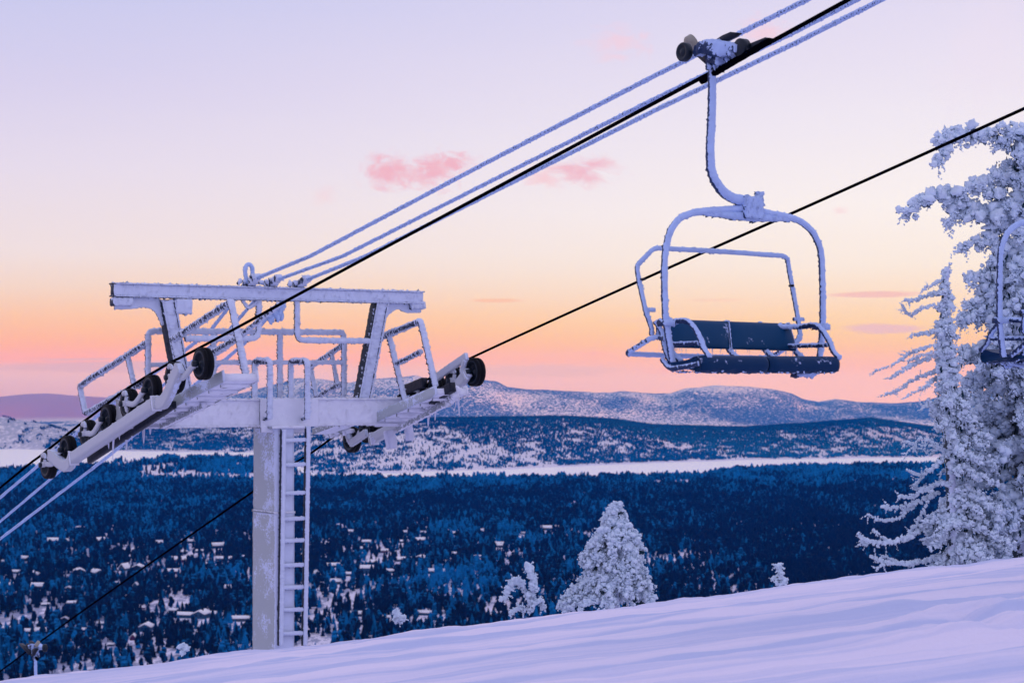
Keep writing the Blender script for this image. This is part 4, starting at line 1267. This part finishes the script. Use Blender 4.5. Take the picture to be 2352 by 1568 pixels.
    # raised restraint bar behind the back
    P = [pc(1836, 781, -0.25), pc(1838, 762, -0.28), pc(1832, 725, -0.34), pc(1822, 670, -0.42), pc(1813, 620, -0.48), pc(1809, 592, -0.50), pc(1797, 587, -0.45), pc(1650, 577, -0.42), pc(1503, 569, -0.42), pc(1462, 610, -0.50), pc(1470, 655, -0.46), pc(1483, 715, -0.38), pc(1497, 752, -0.34), pc(1497, 770, -0.34)]
    ctube('restraint_bar', root, P, 0.0215, rad=0.05)
    ctube('restraint_bar_hook', root, [pc(1836, 772, -0.26), pc(1832, 785, -0.24), pc(1822, 788, -0.22)], 0.022, rad=0.04)
    P = [pc(1520, 773, -0.25), pc(1498, 775, -0.32), pc(1438, 812, -0.62), pc(1530, 816, -0.62), pc(1745, 822, -0.62), pc(1775, 818, -0.62), pc(1830, 782, -0.30)]
    ctube('foot_rest', root, P, 0.022, rad=0.04)
    for (x, y, f_) in ((1494, 712, -0.38), (1834, 733, -0.34)):
        mb = MB(); bar(mb, pc(x - 10, y, f_), pc(x + 9, y, f_), 0.04, 0.03, 0.006, step=0.01, sstep=0.02); mb.obj('bar_clip', M['rime_chair'], root)
    for (x, y, f_) in ((1477, 641, -0.42), (1818, 656, -0.42)):
        mb = MB()
        lathe(mb, pc(x, y, f_), (0, 1, 0), [(-0.03, 0), (-0.03, 0.012), (0.03, 0.012), (0.03, 0)], 8)
        mb.obj('bolt', M['black_plate'], root)
    mb = MB()
    for k_ in range(34):                              # thin icicles under the back panels
        s_ = rng.random(); p = BLf + (BRf - BLf) * s_ + (0, -0.02, 0); l_ = rng.uniform(0.015, 0.07)
        sweep(mb, np.array([p, p - (0, 0, l_ * 0.5), p - (0, 0, l_)]), circ(0.004, 5), (0, 1, 0), 0, True, [1, 0.7, 0.2])
    tag(mb.obj('icicle_fringe', M['ice'], root), kind='stuff')
    # ---- grip on the rope
    sl = slope_at(zl, VG); dv = unit((0, -1, sl)); du_ = np.array([1.0, 0, 0]); dn = unit(np.cross(du_, -dv)) 
    if dn[2] < 0: dn = -dn
    def gp(a, f_, h_): return a * du_ + f_ * dv + h_ * dn
    def gx(px_, py_, a=0.0): return pa(px_, py_, a)
    body = MB()
    q = resample(catmull([gx(1602, 122, -.1), gx(1618, 110, -.1), gx(1636, 108, -.08), gx(1655, 112, -.05), gx(1680, 112), gx(1700, 110)], 6), 0.02)
    sweep(body, q, rect(0.13, 0.09), any_up(q), 0.008, scale=np.interp(np.linspace(0, 1, len(q)), [0, .5, .8, 1], [0.6, 1.7, 1.3, 0.7]))
    bar(body, gx(1652, 92), gx(1650, 150), 0.16, 0.15, 0.010, (0, 1, 0), 0.015, 0.02)
    blobs(body, np.array([gx(1640, 148, -.06), gx(1652, 152), gx(1662, 149), gx(1628, 152, -.1), gx(1672, 138), gx(1647, 160)]), 0.028, 1, 0.35)
    gb = body.obj('grip', M['rime_chair'], root)
    mb = MB(); P = [gx(1622, 108), gx(1665, 80), gx(1684, 72), gx(1702, 74), gx(1690, 84), gx(1660, 98), gx(1636, 112)]
    def plate(P, th, name, mat, parent):
        m2 = MB(); A_ = np.array(P); n_ = len(A_); off = np.array([th / 2, 0, 0])
        m2.add(np.vstack([A_ - off, A_ + off]), None, [(i, (i + 1) % n_, n_ + (i + 1) % n_, n_ + i) for i in range(n_)], [list(range(n_))[::-1], list(range(n_, 2 * n_))])
        return m2.obj(name, M[mat], parent)
    plate(P, 0.05, 'grip_lever', 'black_plate', gb)
    P = [gx(1604, 126, .05), gx(1625, 118, .05), gx(1652, 128, .05), gx(1660, 165, .05), gx(1643, 165, .05), gx(1637, 156, .05), gx(1622, 142, .05)]
    plate(P, 0.06, 'grip_jaw', 'black_plate', gb)
    P = [gx(1668, 128, .1), gx(1712, 112, .1), gx(1720, 104, .1), gx(1768, 85, .1), gx(1772, 92, .1), gx(1700, 134, .1), gx(1662, 158, .1), gx(1658, 148, .1)]
    plate(P, 0.09, 'grip_guide', 'black_plate', gb)
    mb = MB(); tube(mb, [gx(1612, 185, 0), gx(1640, 168, 0)], 0.032, 0.003); tube(mb, [gx(1640, 168, 0), gx(1770, 92, 0)], 0.030, 0.003); mb.obj('rope_sleeve', M['rope'], gb)
    mb = MB()
    lathe(mb, gx(1572, 118, -.16), (1, 0, 0), [(-0.03, 0), (-0.03, 0.026), (-0.02, 0.03), (-0.015, 0.055), (-0.03, 0.062), (-0.03, 0.082), (-0.02, 0.090), (0.03, 0.090), (0.05, 0.075), (0.05, 0)], 26)
    mb.obj('grip_wheel', M['wheel'], gb, False)
    mb = MB()
    lathe(mb, gx(1703, 108, .0), (1, 0, 0), [(-0.03, 0), (-0.03, 0.075), (-0.02, 0.085), (0.05, 0.085), (0.05, 0)], 24)
    mb.obj('grip_wheel', M['wheel'], gb, False)
    mb = MB()
    lathe(mb, gx(1587, 98, .12), (0.75, -0.2, 0.5), [(-0.03, 0), (-0.03, 0.065), (-0.015, 0.078), (0.04, 0.078), (0.05, 0)], 22)
    mb.obj('roller', M['beige'], gb, True)
    mb = MB()
    blobs(mb, np.array([gx(1640, 118), gx(1652, 124), gx(1645, 130), gx(1688, 124)]) + (-0.09, -0.02, 0), 0.022, 1, 0.3); mb.obj('grip_rime', M['rime_chair'], gb)
    return root

CH = make_chair()
tag(CH, 'large rime covered chairlift chair with navy padded seat hanging in the open sky', 'chairlift chair', 'chairs hanging on the lift')

def copy_tree(o, parent=None):
    c = o.copy(); col.objects.link(c); c.parent = parent
    for ch in list(o.children): copy_tree(ch, c)
    return c
c2 = copy_tree(CH)
c2.location = wpt(2.6, 13.89, zr(13.89)); c2.rotation_euler = (0, 0, BETA + PI)
for ch in c2.children:
    if ch.name.split('.')[0] not in ('hanger', 'grip'): ch.location.z -= 0.27
    if ch.name.split('.')[0] == 'hanger': ch.scale = (1, 1, 1.22)
tag(c2, 'frosted chair half cut off by the picture edge, in front of the tall rimed pine', 'chairlift chair')
c3 = copy_tree(CH)
v3 = on_u(84, 1484, 2.6)[1]
c3.location = wpt(2.6, v3, zr(v3) - 0.27); c3.rotation_euler = (0, 0, BETA + PI)
tag(c3, 'far chair whose frosted grip and beige roller show above the snow, below the left rope', 'chairlift chair')

# --------------------------- near trees under rime
def tr_at(px_, py_, Y): 
    r = ray(px_, py_); return r * Y

def branch(mb, P, r0, r1, jit=0.012):
    P = resample(catmull(np.array(P), 5) if len(P) > 2 else np.array(P), 0.04)
    sweep(mb, P, circ(1.0, 7), any_up(P), jit, True, scale=np.linspace(r0, r1, len(P)))
    return P

def clump_line(mb, P, r0, r1, dens=1.0, level=1, rough=0.3, spread=0.6, stretch=(1, 1, 1.0), step=0.05):
    P = resample(np.array(P), step / dens)
    n = len(P); r = np.linspace(r0, r1, n)
    off = rng.normal(0, 1, (n, 3)) * (r * spread)[:, None]
    blobs(mb, P + off, r * rng.uniform(0.45, 0.85, n), level, rough, stretch)
    if level == 1:                                   # small knobs of rime over the clumps
        k = 3; Q = np.repeat(P + off, k, axis=0); rr = np.repeat(r, k)
        dd = rng.normal(0, 1, Q.shape); dd /= np.linalg.norm(dd, axis=1)[:, None]
        blobs(mb, Q + dd * (rr * rng.uniform(0.5, 0.95, len(rr)))[:, None], rr * rng.uniform(0.16, 0.38, len(rr)), 0, 0.35, stretch)

def drooping(mb, base, tip, r0, r1, sag=0.15, twigs=8, tl_=0.25, tr_=0.03, dens=1.0, crook=0.06):
    """a rime laden limb with twigs hanging off it"""
    base = np.array(base); tip = np.array(tip); L = np.linalg.norm(tip - base)
    t = np.linspace(0, 1, 7)[:, None]
    P = base * (1 - t) + tip * t + np.array([0, 0, 1]) * (4 * t * (1 - t)) * sag * L * rng.uniform(0.4, 1.0)
    P[1:-1] += rng.normal(0, crook * L * 0.5, (5, 3)) * (1, 1, 0.6)
    C = catmull(P, 5)
    clump_line(mb, C, r0, r1, dens, 1)
    for k in range(twigs):
        f = rng.uniform(0.2, 1.0); p = C[int(f * (len(C) - 1))]
        d = unit(tip - base) * rng.uniform(0.1, 0.9) + rng.normal(0, 0.6, 3) + np.array([0, 0, -0.45])
        ln = tl_ * rng.uniform(0.4, 1.2) * (1.1 - 0.4 * f)
        q = [p, p + unit(d) * ln * 0.5 + (0, 0, 0.02), p + unit(d) * ln + (0, 0, -0.1 * ln)]
        clump_line(mb, q, tr_ * 1.3, tr_ * 0.7, 1.0, 0, 0.35, 0.45, step=0.032)

def tree_root(name, p, label, cat, group='rime covered trees on the crest of the slope'):
    o = empty(name, (p[0], p[1], near_ground(np.array(p[0]), np.array(p[1])) - 0.1))
    return tag(o, label, cat, group)

def finish(mb, name, mat, root):
    o = mb.obj(name, M[mat], root, name in ('crown', 'limb'))
    o.location = -Vector(root.location)
    return o

# the tall pine at the right edge
YP = 34.5
base = tr_at(2352, 1330, YP)
R1 = tree_root('pine_tree', (base[0], base[1]), 'tall old pine plastered with rime, highest tree, cut off by the right edge', 'pine tree')
mb = MB(); P = [tr_at(2350, 1420, YP), tr_at(2352, 1200, YP), tr_at(2350, 900, YP), tr_at(2345, 700, YP), tr_at(2352, 520, YP), tr_at(2348, 400, YP), tr_at(2345, 300, YP)]
branch(mb, P, 0.22, 0.07, 0.02); finish(mb, 'trunk', 'bark', R1)
limbs = MB()
key = [  # (points, r0, r1, twigs, twig length)
    ([(2352, 345), (2290, 318), (2235, 305), (2185, 318), (2162, 350), (2150, 375)], .10, .09, 26, .26),
    ([(2235, 305), (2190, 305), (2165, 325)], .09, .10, 16, .18),
    ([(2352, 300), (2320, 300), (2296, 292), (2280, 296)], .10, .05, 6, .15),
    ([(2352, 420), (2300, 405), (2262, 410), (2232, 430), (2212, 448)], .13, .07, 26, .25),
    ([(2352, 460), (2300, 455), (2255, 425)], .13, .09, 16, .22),
    ([(2352, 510), (2290, 492), (2240, 482), (2190, 462), (2150, 448), (2112, 462), (2085, 488)], .16, .10, 46, .24),
    ([(2240, 482), (2205, 492), (2175, 512)], .10, .06, 18, .2),
    ([(2352, 560), (2300, 560), (2260, 552), (2225, 560), (2205, 568)], .14, .05, 18, .22),
    ([(2352, 640), (2300, 628), (2255, 640), (2215, 632)], .15, .06, 16, .24),
    ([(2352, 700), (2290, 672), (2250, 690), (2212, 705)], .15, .07, 20, .24),
    ([(2352, 760), (2290, 735), (2240, 728), (2205, 740)], .16, .09, 26, .24),
    ([(2352, 830), (2290, 800), (2240, 815), (2205, 800)], .16, .09, 26, .26)]
for pts, r0, r1, tw, tln in key:
    P = [tr_at(x, y, YP - 0.35 * i / len(pts)) for i, (x, y) in enumerate(pts)]
    C = catmull(np.array(P), 6)
    clump_line(limbs, C, r0, r1, 1.5, 1, 0.28, 0.65)
    for k in range(tw):
        f = rng.uniform(0.15, 1.0); p = C[int(f * (len(C) - 1))]
        d = np.array([-0.4, rng.normal(0, 0.5), -0.6]) + rng.normal(0, 0.55, 3)
        ln = tln * rng.uniform(0.4, 1.2)
        clump_line(limbs, [p, p + unit(d) * ln * 0.5, p + unit(d) * ln + (0, 0, -0.06)], 0.05, 0.022, 1.0, 0, 0.35, 0.5, step=0.03)
finish(limbs, 'limb', 'rime_tree_white', R1)
crown = MB(); dark = MB()
zt_, zb_ = tr_at(0, 330, YP)[2], tr_at(0, 1300, YP)[2]
for k in range(185):
    f = rng.random() ** 0.8
    z = zt_ + (zb_ - zt_) * f
    Rr = np.interp(f, [0, 0.3, 0.5, 0.75, 1.0], [0.50, 0.75, 1.08, 1.35, 1.7]) * rng.uniform(0.6, 1.05)
    a = rng.uniform(0, 2 * PI)
    tx = np.interp(f, [0, 1], [8.84, 8.87])
    b0 = np.array([tx, YP, z + 0.25]); tip = b0 + np.array([math.cos(a) * Rr, math.sin(a) * Rr, -0.30 * Rr - 0.1])
    drooping(crown, b0 + (tip - b0) * 0.15, tip, 0.13, 0.07, 0.12, 15, 0.28, 0.034, 1.1)
    if k % 2 == 0:
        q = b0 + (tip - b0) * 0.6
        blobs(dark, q + rng.normal(0, 0.12, (14, 3)) - (0, 0, 0.10), rng.uniform(0.012, 0.032, 14), 0, 0.5, (0.6, 0.6, 1.8))
finish(crown, 'crown', 'rime_tree', R1); finish(dark, 'needles', 'needles', R1)

# the slender half bare spruce left of it
YS = 33.5
base = tr_at(2188, 1330, YS)
R2 = tree_root('spruce_tree', (base[0], base[1]), 'slender half bare spruce with long rimed feather branches, just left of the tall pine', 'spruce tree')
mb = MB(); P = [tr_at(2190, 1400, YS), tr_at(2186, 1196, YS), tr_at(2180, 1027, YS), tr_at(2172, 860, YS), tr_at(2168, 764, YS), tr_at(2172, 680, YS), tr_at(2176, 612, YS)]
T_ = branch(mb, P, 0.10, 0.03, 0.02); finish(mb, 'trunk', 'bark', R2)
mb = MB(); clump_line(mb, P[3:], 0.10, 0.05, 2.2, 1, 0.35, 0.8)
thin = [([(2168, 640), (2140, 655), (2120, 662)], .05), ([(2166, 672), (2130, 678), (2098, 690), (2080, 688)], .06), ([(2165, 700), (2120, 706), (2090, 722), (2072, 700)], .05), ([(2165, 740), (2150, 752)], .07),
        ([(2160, 790), (2120, 800), (2090, 812), (2055, 835), (2013, 851)], .045), ([(2160, 806), (2120, 815), (2085, 830)], .04), ([(2155, 815), (2110, 830), (2075, 850), (2045, 868)], .055),
        ([(2158, 850), (2105, 868), (2065, 895), (2027, 907)], .055), ([(2150, 870), (2120, 890), (2087, 908)], .05), ([(2160, 760), (2125, 765), (2092, 772)], .06), ([(2175, 762), (2205, 775)], .04), ([(2175, 795), (2200, 808), (2218, 822)], .05),
        ([(2180, 1040), (2140, 1015), (2113, 1004)], .05), ([(2180, 1050), (2140, 1022), (2105, 1020), (2079, 1012)], .035), ([(2105, 1020), (2090, 1032), (2080, 1042)], .03), ([(2150, 1030), (2135, 1045), (2120, 1030)], .035),
        ([(2172, 1052), (2140, 1075), (2115, 1090), (2085, 1080)], .05), ([(2120, 1092), (2105, 1108), (2096, 1119)], .035), ([(2186, 1085), (2168, 1078), (2158, 1088)], .035),
        ([(2186, 1110), (2150, 1110), (2120, 1125), (2090, 1140), (2064, 1139)], .06), ([(2140, 1125), (2105, 1122), (2098, 1110)], .035), ([(2150, 1130), (2110, 1150), (2060, 1165), (2023, 1162)], .06), ([(2100, 1155), (2060, 1190), (2020, 1192), (1993, 1181)], .05),
        ([(2186, 1190), (2130, 1205), (2080, 1235), (2030, 1245), (1990, 1240), (1970, 1226)], .075), ([(2080, 1235), (2110, 1190), (2130, 1150)], .05), ([(2045, 1245), (2020, 1228), (2004, 1214)], .035), ([(2000, 1242), (1985, 1250), (1975, 1240)], .03),
        ([(2190, 1165), (2150, 1175), (2120, 1195)], .06), ([(2180, 1215), (2145, 1230), (2115, 1240)], .05), ([(2190, 1275), (2130, 1285), (2080, 1292), (2030, 1290), (2000, 1276)], .07), ([(2040, 1290), (2020, 1300), (2012, 1306)], .045), ([(2060, 1290), (2035, 1278), (2022, 1280)], .04),
        ([(2190, 960), (2150, 940), (2130, 920)], .09), ([(2185, 930), (2150, 925), (2120, 935)], .07)]
lim = MB()
for pts, r in thin:
    P = catmull(np.array([tr_at(x, y, YS + 0.25 * math.sin(k * 1.7 + x)) for k, (x, y) in enumerate(pts)]), 6)
    clump_line(lim, P, r * 0.85, r * 0.5, 1.9, 1, 0.3, 0.35)
    L_ = np.linalg.norm(P[-1] - P[0])
    for k in range(int(3 + L_ * 9)):
        p = P[rng.integers(len(P) // 5, len(P))]; d = rng.normal(0, 0.7, 3) + (-0.5, 0, -0.25); ln = rng.uniform(0.05, 0.17)
        clump_line(lim, [p, p + unit(d) * ln], 0.026, 0.014, 1.2, 0, 0.35, 0.3, step=0.025)
finish(lim, 'limb', 'rime_tree_white', R2)
dk = MB()
for k in range(170):
    f = rng.random() ** 0.8; z = tr_at(0, 700 + 620 * f, YS)[2]; x = tr_at(np.interp(f, [0, 1], [2172, 2192]), 0, YS)[0]
    a = rng.uniform(0, 2 * PI); Rr = np.interp(f, [0, .25, .45, 1], [0.16, 0.26, 0.62, 1.0]) * rng.uniform(0.4, 1.0) * (1.15 if math.cos(a) > 0 else 0.8)
    b0 = np.array([x, YS, z + 0.1]); tip = b0 + (math.cos(a) * Rr, math.sin(a) * Rr, -0.25 * Rr)
    if f > 0.45 and f < 0.8 and math.cos(a) < -0.3: continue
    drooping(mb, b0, tip, 0.08, 0.045, 0.1, 9, 0.18, 0.028, 1.2)
    blobs(dk, b0 + (tip - b0) * 0.5 + rng.normal(0, 0.05, (5, 3)) - (0, 0, 0.08), rng.uniform(0.010, 0.026, 5), 0, 0.5, (0.6, 0.6, 1.8))
finish(mb, 'crown', 'rime_tree_white', R2); finish(dk, 'needles', 'needles', R2)

# rounded conical tree in the middle
YC = 33.0
base = tr_at(1412, 1378, YC)
R3 = tree_root('conifer', (base[0], base[1]), 'plump cone shaped conifer buried in white rime, standing in the middle of the crest', 'conifer tree')
mb = MB(); branch(mb, [tr_at(1412, 1430, YC), tr_at(1412, 1300, YC), tr_at(1410, 1180, YC)], 0.08, 0.03, 0.01); finish(mb, 'trunk', 'bark', R3)
cr = MB(); dk = MB()
yy_ = [1166, 1195, 1212, 1232, 1260, 1292, 1312, 1345, 1392]
lf = [20, 24, 30, 50, 68, 86, 64, 90, 124]
rt = [18, 22, 36, 60, 70, 78, 82, 92, 104]
for k in range(340):
    y = 1172 + 215 * rng.random() ** 0.8
    a = rng.uniform(0, 2 * PI); cx = 1410
    w = np.interp(y, yy_, lf) if math.cos(a) < 0 else np.interp(y, yy_, rt)
    Rr = w / FOC * YC * rng.uniform(0.80, 1.0)
    z = tr_at(0, y, YC)[2]; x = tr_at(cx, 0, YC)[0]
    tip = np.array([x + math.cos(a) * Rr, YC + math.sin(a) * Rr, z])
    b0 = np.array([x + math.cos(a) * Rr * 0.35, YC + math.sin(a) * Rr * 0.35, z + 0.14])
    bk = rng.choice([0.8, 1.0, 1.5]); drooping(cr, b0, tip, 0.050 * bk, 0.034 * bk, 0.25, 6, 0.13, 0.024, 1.3, 0.1)
    if k % 3 == 0: blobs(dk, b0 + (tip - b0) * rng.uniform(0.3, 0.8) + rng.normal(0, 0.03, (4, 3)) - (0, 0, 0.05), rng.uniform(0.015, 0.035, 4), 0, 0.4)
blobs(cr, np.array([tr_at(1410 + dx_, 1172 + dy_, YC) for dx_, dy_ in ((0, 0), (-12, 8), (12, 4), (4, -8), (-5, -4), (14, 14), (-14, 16), (0, 10))]), 0.05, 1, 0.25)
for k in range(42):
    px_ = rng.uniform(1290, 1352); top_ = np.interp(px_, [1290, 1320, 1352], [1376, 1350, 1322])
    p = tr_at(px_, rng.uniform(top_, 1392), YC) + (0, rng.normal(0, 0.12), 0)
    drooping(cr, p + (0.06, 0, 0.06), p + (-0.05, rng.normal(0, 0.05), -0.05), 0.045, 0.03, 0.2, 3, 0.09, 0.022, 1.3, 0.1)
finish(cr, 'crown', 'rime_tree_white', R3); finish(dk, 'needles', 'needles', R3)

def small_tree(label, Y, stems, cat='young tree'):
    b = tr_at(stems[0][0][0][0], stems[0][0][0][1], Y)
    R = tree_root('young_conifer', (b[0], b[1]), label, cat)
    mb = MB(); st = MB()
    for pts, r0, r1, tw in stems:
        P = catmull(np.array([tr_at(x, y, Y + rng.normal(0, 0.05)) for x, y in pts]), 6)
        branch(st, P[::3], 0.02, 0.012, 0.004)
        clump_line(mb, P, r0, r1, 1.8, 1, 0.28, 0.5)
        for k in range(tw):
            p = P[rng.integers(len(P) // 4, len(P))]; d = rng.normal(0, 0.8, 3) + (0, 0, -0.4); ln = rng.uniform(0.04, 0.14)
            clump_line(mb, [p, p + unit(d) * ln], 0.036, 0.02, 1.4, 0, 0.3, 0.3, step=0.03)
    finish(st, 'trunk', 'bark', R); finish(mb, 'crown', 'rime_tree_white', R)
small_tree('two stemmed bent young tree thick with rime, left of the plump conifer', 32.5,
           [([(1222, 1400), (1222, 1370), (1226, 1340), (1222, 1315), (1216, 1300)], .05, .07, 46), ([(1220, 1398), (1210, 1370), (1200, 1345), (1185, 1332), (1170, 1345), (1160, 1368), (1152, 1370)], .035, .045, 44),
            ([(1222, 1395), (1240, 1375), (1248, 1392)], .035, .035, 22), ([(1218, 1402), (1195, 1396), (1170, 1402)], .03, .03, 14), ([(1200, 1345), (1190, 1330), (1176, 1334)], .05, .04, 16)])
small_tree('little stubby rimed sapling alone on the crest between the plump conifer and the spruce', 33.0,
           [([(1795, 1345), (1796, 1325), (1790, 1308), (1788, 1294)], .055, .028, 26), ([(1796, 1338), (1806, 1328)], .04, .03, 8), ([(1790, 1325), (1780, 1322)], .03, .022, 6), ([(1795, 1345), (1782, 1338)], .035, .03, 6)])
small_tree('low rimed sapling tip poking from the crest right of the pillar', 32.0,
           [([(918, 1425), (915, 1412), (908, 1404)], .05, .045, 20), ([(920, 1424), (928, 1416)], .04, .03, 10)])
small_tree('round snow capped bush tip on the crest left of the pillar', 31.5,
           [([(424, 1490), (422, 1482), (418, 1478)], .055, .05, 16), ([(424, 1488), (432, 1485)], .05, .035, 8)])

# --------------------------- cabins in the valley
walls = [plain('dark_timber', (0.012, 0.022, 0.032), 0.8, spec=0.1), plain('blue_grey_timber', (0.03, 0.075, 0.13), 0.8, spec=0.1), plain('ochre_timber', (0.07, 0.085, 0.10), 0.8, spec=0.1), plain('red_timber', (0.10, 0.015, 0.03), 0.8, spec=0.1)]
winm = plain('dark_window', (0.01, 0.02, 0.05), 0.2, spec=0.5)
def house_mesh(w, d, h, rise, over=0.7):
    """walls, snow roof slabs, chimney and windows of one cabin; the ridge runs along x"""
    W_ = MB(); x, y = w / 2, d / 2
    W_.add([(-x, -y, -3), (x, -y, -3), (x, y, -3), (-x, y, -3), (-x, -y, h), (x, -y, h), (x, y, h), (-x, y, h), (-x, 0, h + rise), (x, 0, h + rise)], [(4, 8, 7), (5, 6, 9)][0:2],
           [(0, 1, 5, 4), (1, 2, 6, 5), (2, 3, 7, 6), (3, 0, 4, 7)])
    R_ = MB(); t = 0.75; xo, yo = x + over, y + over; ze = h - rise * over / y
    for s in (-1, 1):
        V = [(-xo, s * yo, ze), (xo, s * yo, ze), (xo, 0, h + rise), (-xo, 0, h + rise), (-xo, s * yo, ze + t), (xo, s * yo, ze + t), (xo, 0, h + rise + t), (-xo, 0, h + rise + t)]
        F = [(0, 1, 2, 3), (7, 6, 5, 4), (0, 4, 5, 1), (1, 5, 6, 2), (0, 3, 7, 4)]
        if s > 0: F = [f[::-1] for f in F]
        R_.add(V, None, F)
    C_ = MB(); cx, cy, cz = w * 0.18, 0.6, h + rise
    C_.add([(cx + a * 0.5, cy + b * 0.5, cz + c) for c in (-0.3, 1.9) for a, b in ((-1, -1), (1, -1), (1, 1), (-1, 1))], None, [(0, 1, 5, 4), (1, 2, 6, 5), (2, 3, 7, 6), (3, 0, 4, 7), (4, 5, 6, 7)])
    N_ = MB()
    k = max(2, int(w / 3.5))
    for i in range(k):
        c = -x + w * (i + 0.5) / k; q = 0.7
        for yy2 in (-y - 0.05,):
            N_.add([(c - q, yy2, 1.2), (c + q, yy2, 1.2), (c + q, yy2, 2.6), (c - q, yy2, 2.6), (c - q, yy2 + .04, 1.2), (c + q, yy2 + .04, 1.2), (c + q, yy2 + .04, 2.6), (c - q, yy2 + .04, 2.6)], None, [(0, 1, 2, 3), (0, 4, 5, 1), (3, 2, 6, 7), (0, 3, 7, 4), (1, 5, 6, 2)])
    for s in (-1, 1):
        for c in (-d * 0.22, d * 0.22):
            N_.add([(s * (x + 0.05), c - .7, 1.2), (s * (x + 0.05), c + .7, 1.2), (s * (x + 0.05), c + .7, 2.6), (s * (x + 0.05), c - .7, 2.6)], None, [(0, 1, 2, 3)])
    return W_, R_, C_, N_
protos = {}
def house(px_, py_, wpx, kind, label, group):
    Y = -FLOOR * FOC / (py_ + 4 - HOR)
    X = (px_ - 1176) / FOC * Y
    # let it stand on the ground there
    z = float(ground(np.array([X]), np.array([Y]))[0])
    width = wpx / FOC * Y
    gable = kind in 'ga'
    w0 = 12.0 if kind != 'l' else 20.0; d0 = 8.0 if kind != 'l' else 9.0
    hh = 3.0 if kind != 'b' else 5.5; rise = 1.9 if kind != 'a' else 4.5
    wall = rng.integers(0, 2) if rng.random() < 0.85 else rng.integers(2, 4)
    key_ = (kind, int(wall))
    yaw = (PI / 2 if gable else 0) + rng.normal(0, 0.22)
    real = d0 if gable else w0
    s = np.clip(1.12 * width / (real + 1.4), 0.6, 1.8)
    root = empty('cabin', (X, Y, z + 0.3), yaw); root.scale = (s, s, s)
    if key_ not in protos:
        W_, R_, C_, N_ = house_mesh(w0, d0, hh, rise)
        a = W_.obj('wall', walls[wall], root); b_ = R_.obj('snow_roof', M['snow_roof'], root); c = C_.obj('chimney', walls[0], b_); n_ = N_.obj('window', winm, a)
        protos[key_] = (a, b_, c, n_)
    else:
        a, b_, c, n_ = protos[key_]
        a2 = a.copy(); b2 = b_.copy(); c2_ = c.copy(); n2_ = n_.copy()
        for q in (a2, b2, c2_, n2_): col.objects.link(q)
        a2.parent = root; b2.parent = root; c2_.parent = b2; n2_.parent = a2
    return tag(root, label, 'cabin', group)
special = {0: {3: 'long snow roofed cabin at the upper edge of the left settlement', 16: 'large dark cabin with its snowy gable turned to the viewer, far left below the cables',
               18: 'broad gabled cabin with a white snow outline, right of the large dark gabled one', 21: 'cabin just above the black right hand rope with a reddish gable', 24: 'long low white roofed building at the left picture edge',
               33: 'long white roofed building low in the settlement, left of the pillar', 34: 'wide gabled cabin right beside the long flat roofed building', 36: 'long cabin half hidden by the left side of the grey pillar',
               38: 'tilted snowy roof next to the square roofed cabin in the bottom left corner', 39: 'square snowy roofed cabin in the bottom left corner just above the black rope', 43: 'gabled cabin in the clearing above the crest, left of the pillar'},
           1: {4: 'long narrow snow roof in the upper settlement right of the ladder', 20: 'biggest white roofed cabin right beside the ladder', 22: 'two storey house with a square snow roof and balconies right of the ladder',
               25: 'long tilted bright snow roof in the middle of the settlement right of the ladder', 18: 'gabled cabin with white roof edges in the middle of the settlement right of the ladder', 29: 'long low cabin behind the crest left of the two stemmed young tree'}, 2: {}}
cnt = 0
ORD = ['leftmost', 'second from the left', 'third from the left', 'fourth from the left', 'fifth from the left', 'sixth from the left', 'seventh from the left', 'eighth from the left', 'rightmost']
ROW = ['top', 'second', 'third', 'fourth', 'fifth', 'sixth', 'lowest']
def row_labels(HH, where):
    idx = sorted(range(len(HH)), key=lambda i: HH[i][1]); out = {}
    n = max(1, round(len(idx) / 8.0)); step = math.ceil(len(idx) / n)
    for r_ in range(0, len(idx), step):
        row = sorted(idx[r_:r_ + step], key=lambda i: HH[i][0]); rn = ROW[-1] if r_ + step >= len(idx) and r_ else ROW[min(5, r_ // step)]
        for j, i in enumerate(row):
            out[i] = 'snow roofed cabin, %s in the %s row %s' % (ORD[-1] if j == len(row) - 1 and j else ORD[min(j, 7)], rn, where)
    return out
for gi_, (HH, fx, fy, k) in enumerate(((H1, 0, 1058.4, 3.075), (H2, 646.8, 999.6, 3.333), (H3, 1117, 1117, 3.077))):
    grp = ('snow roofed cabins among the trees left of the pillar', 'snow roofed cabins among the trees right of the ladder', 'cabins under the dark wood left of the plump conifer')[gi_]
    lab = ('small snow roofed cabin scattered among the trees left of the pillar', 'small snow roofed cabin scattered among the trees right of the ladder', 'small snow roofed cabin under the dark wood left of the plump conifer')[gi_]
    labs = row_labels(HH, ('left of the pillar', 'right of the ladder', 'left of the plump conifer')[gi_])
    for i, (zx, zy, wz, kd) in enumerate(HH):
        house(fx + zx / k, fy + zy / k, wz / k, kd, special[gi_].get(i, labs[i]), grp)
        cnt += 1
print('cabins', cnt)
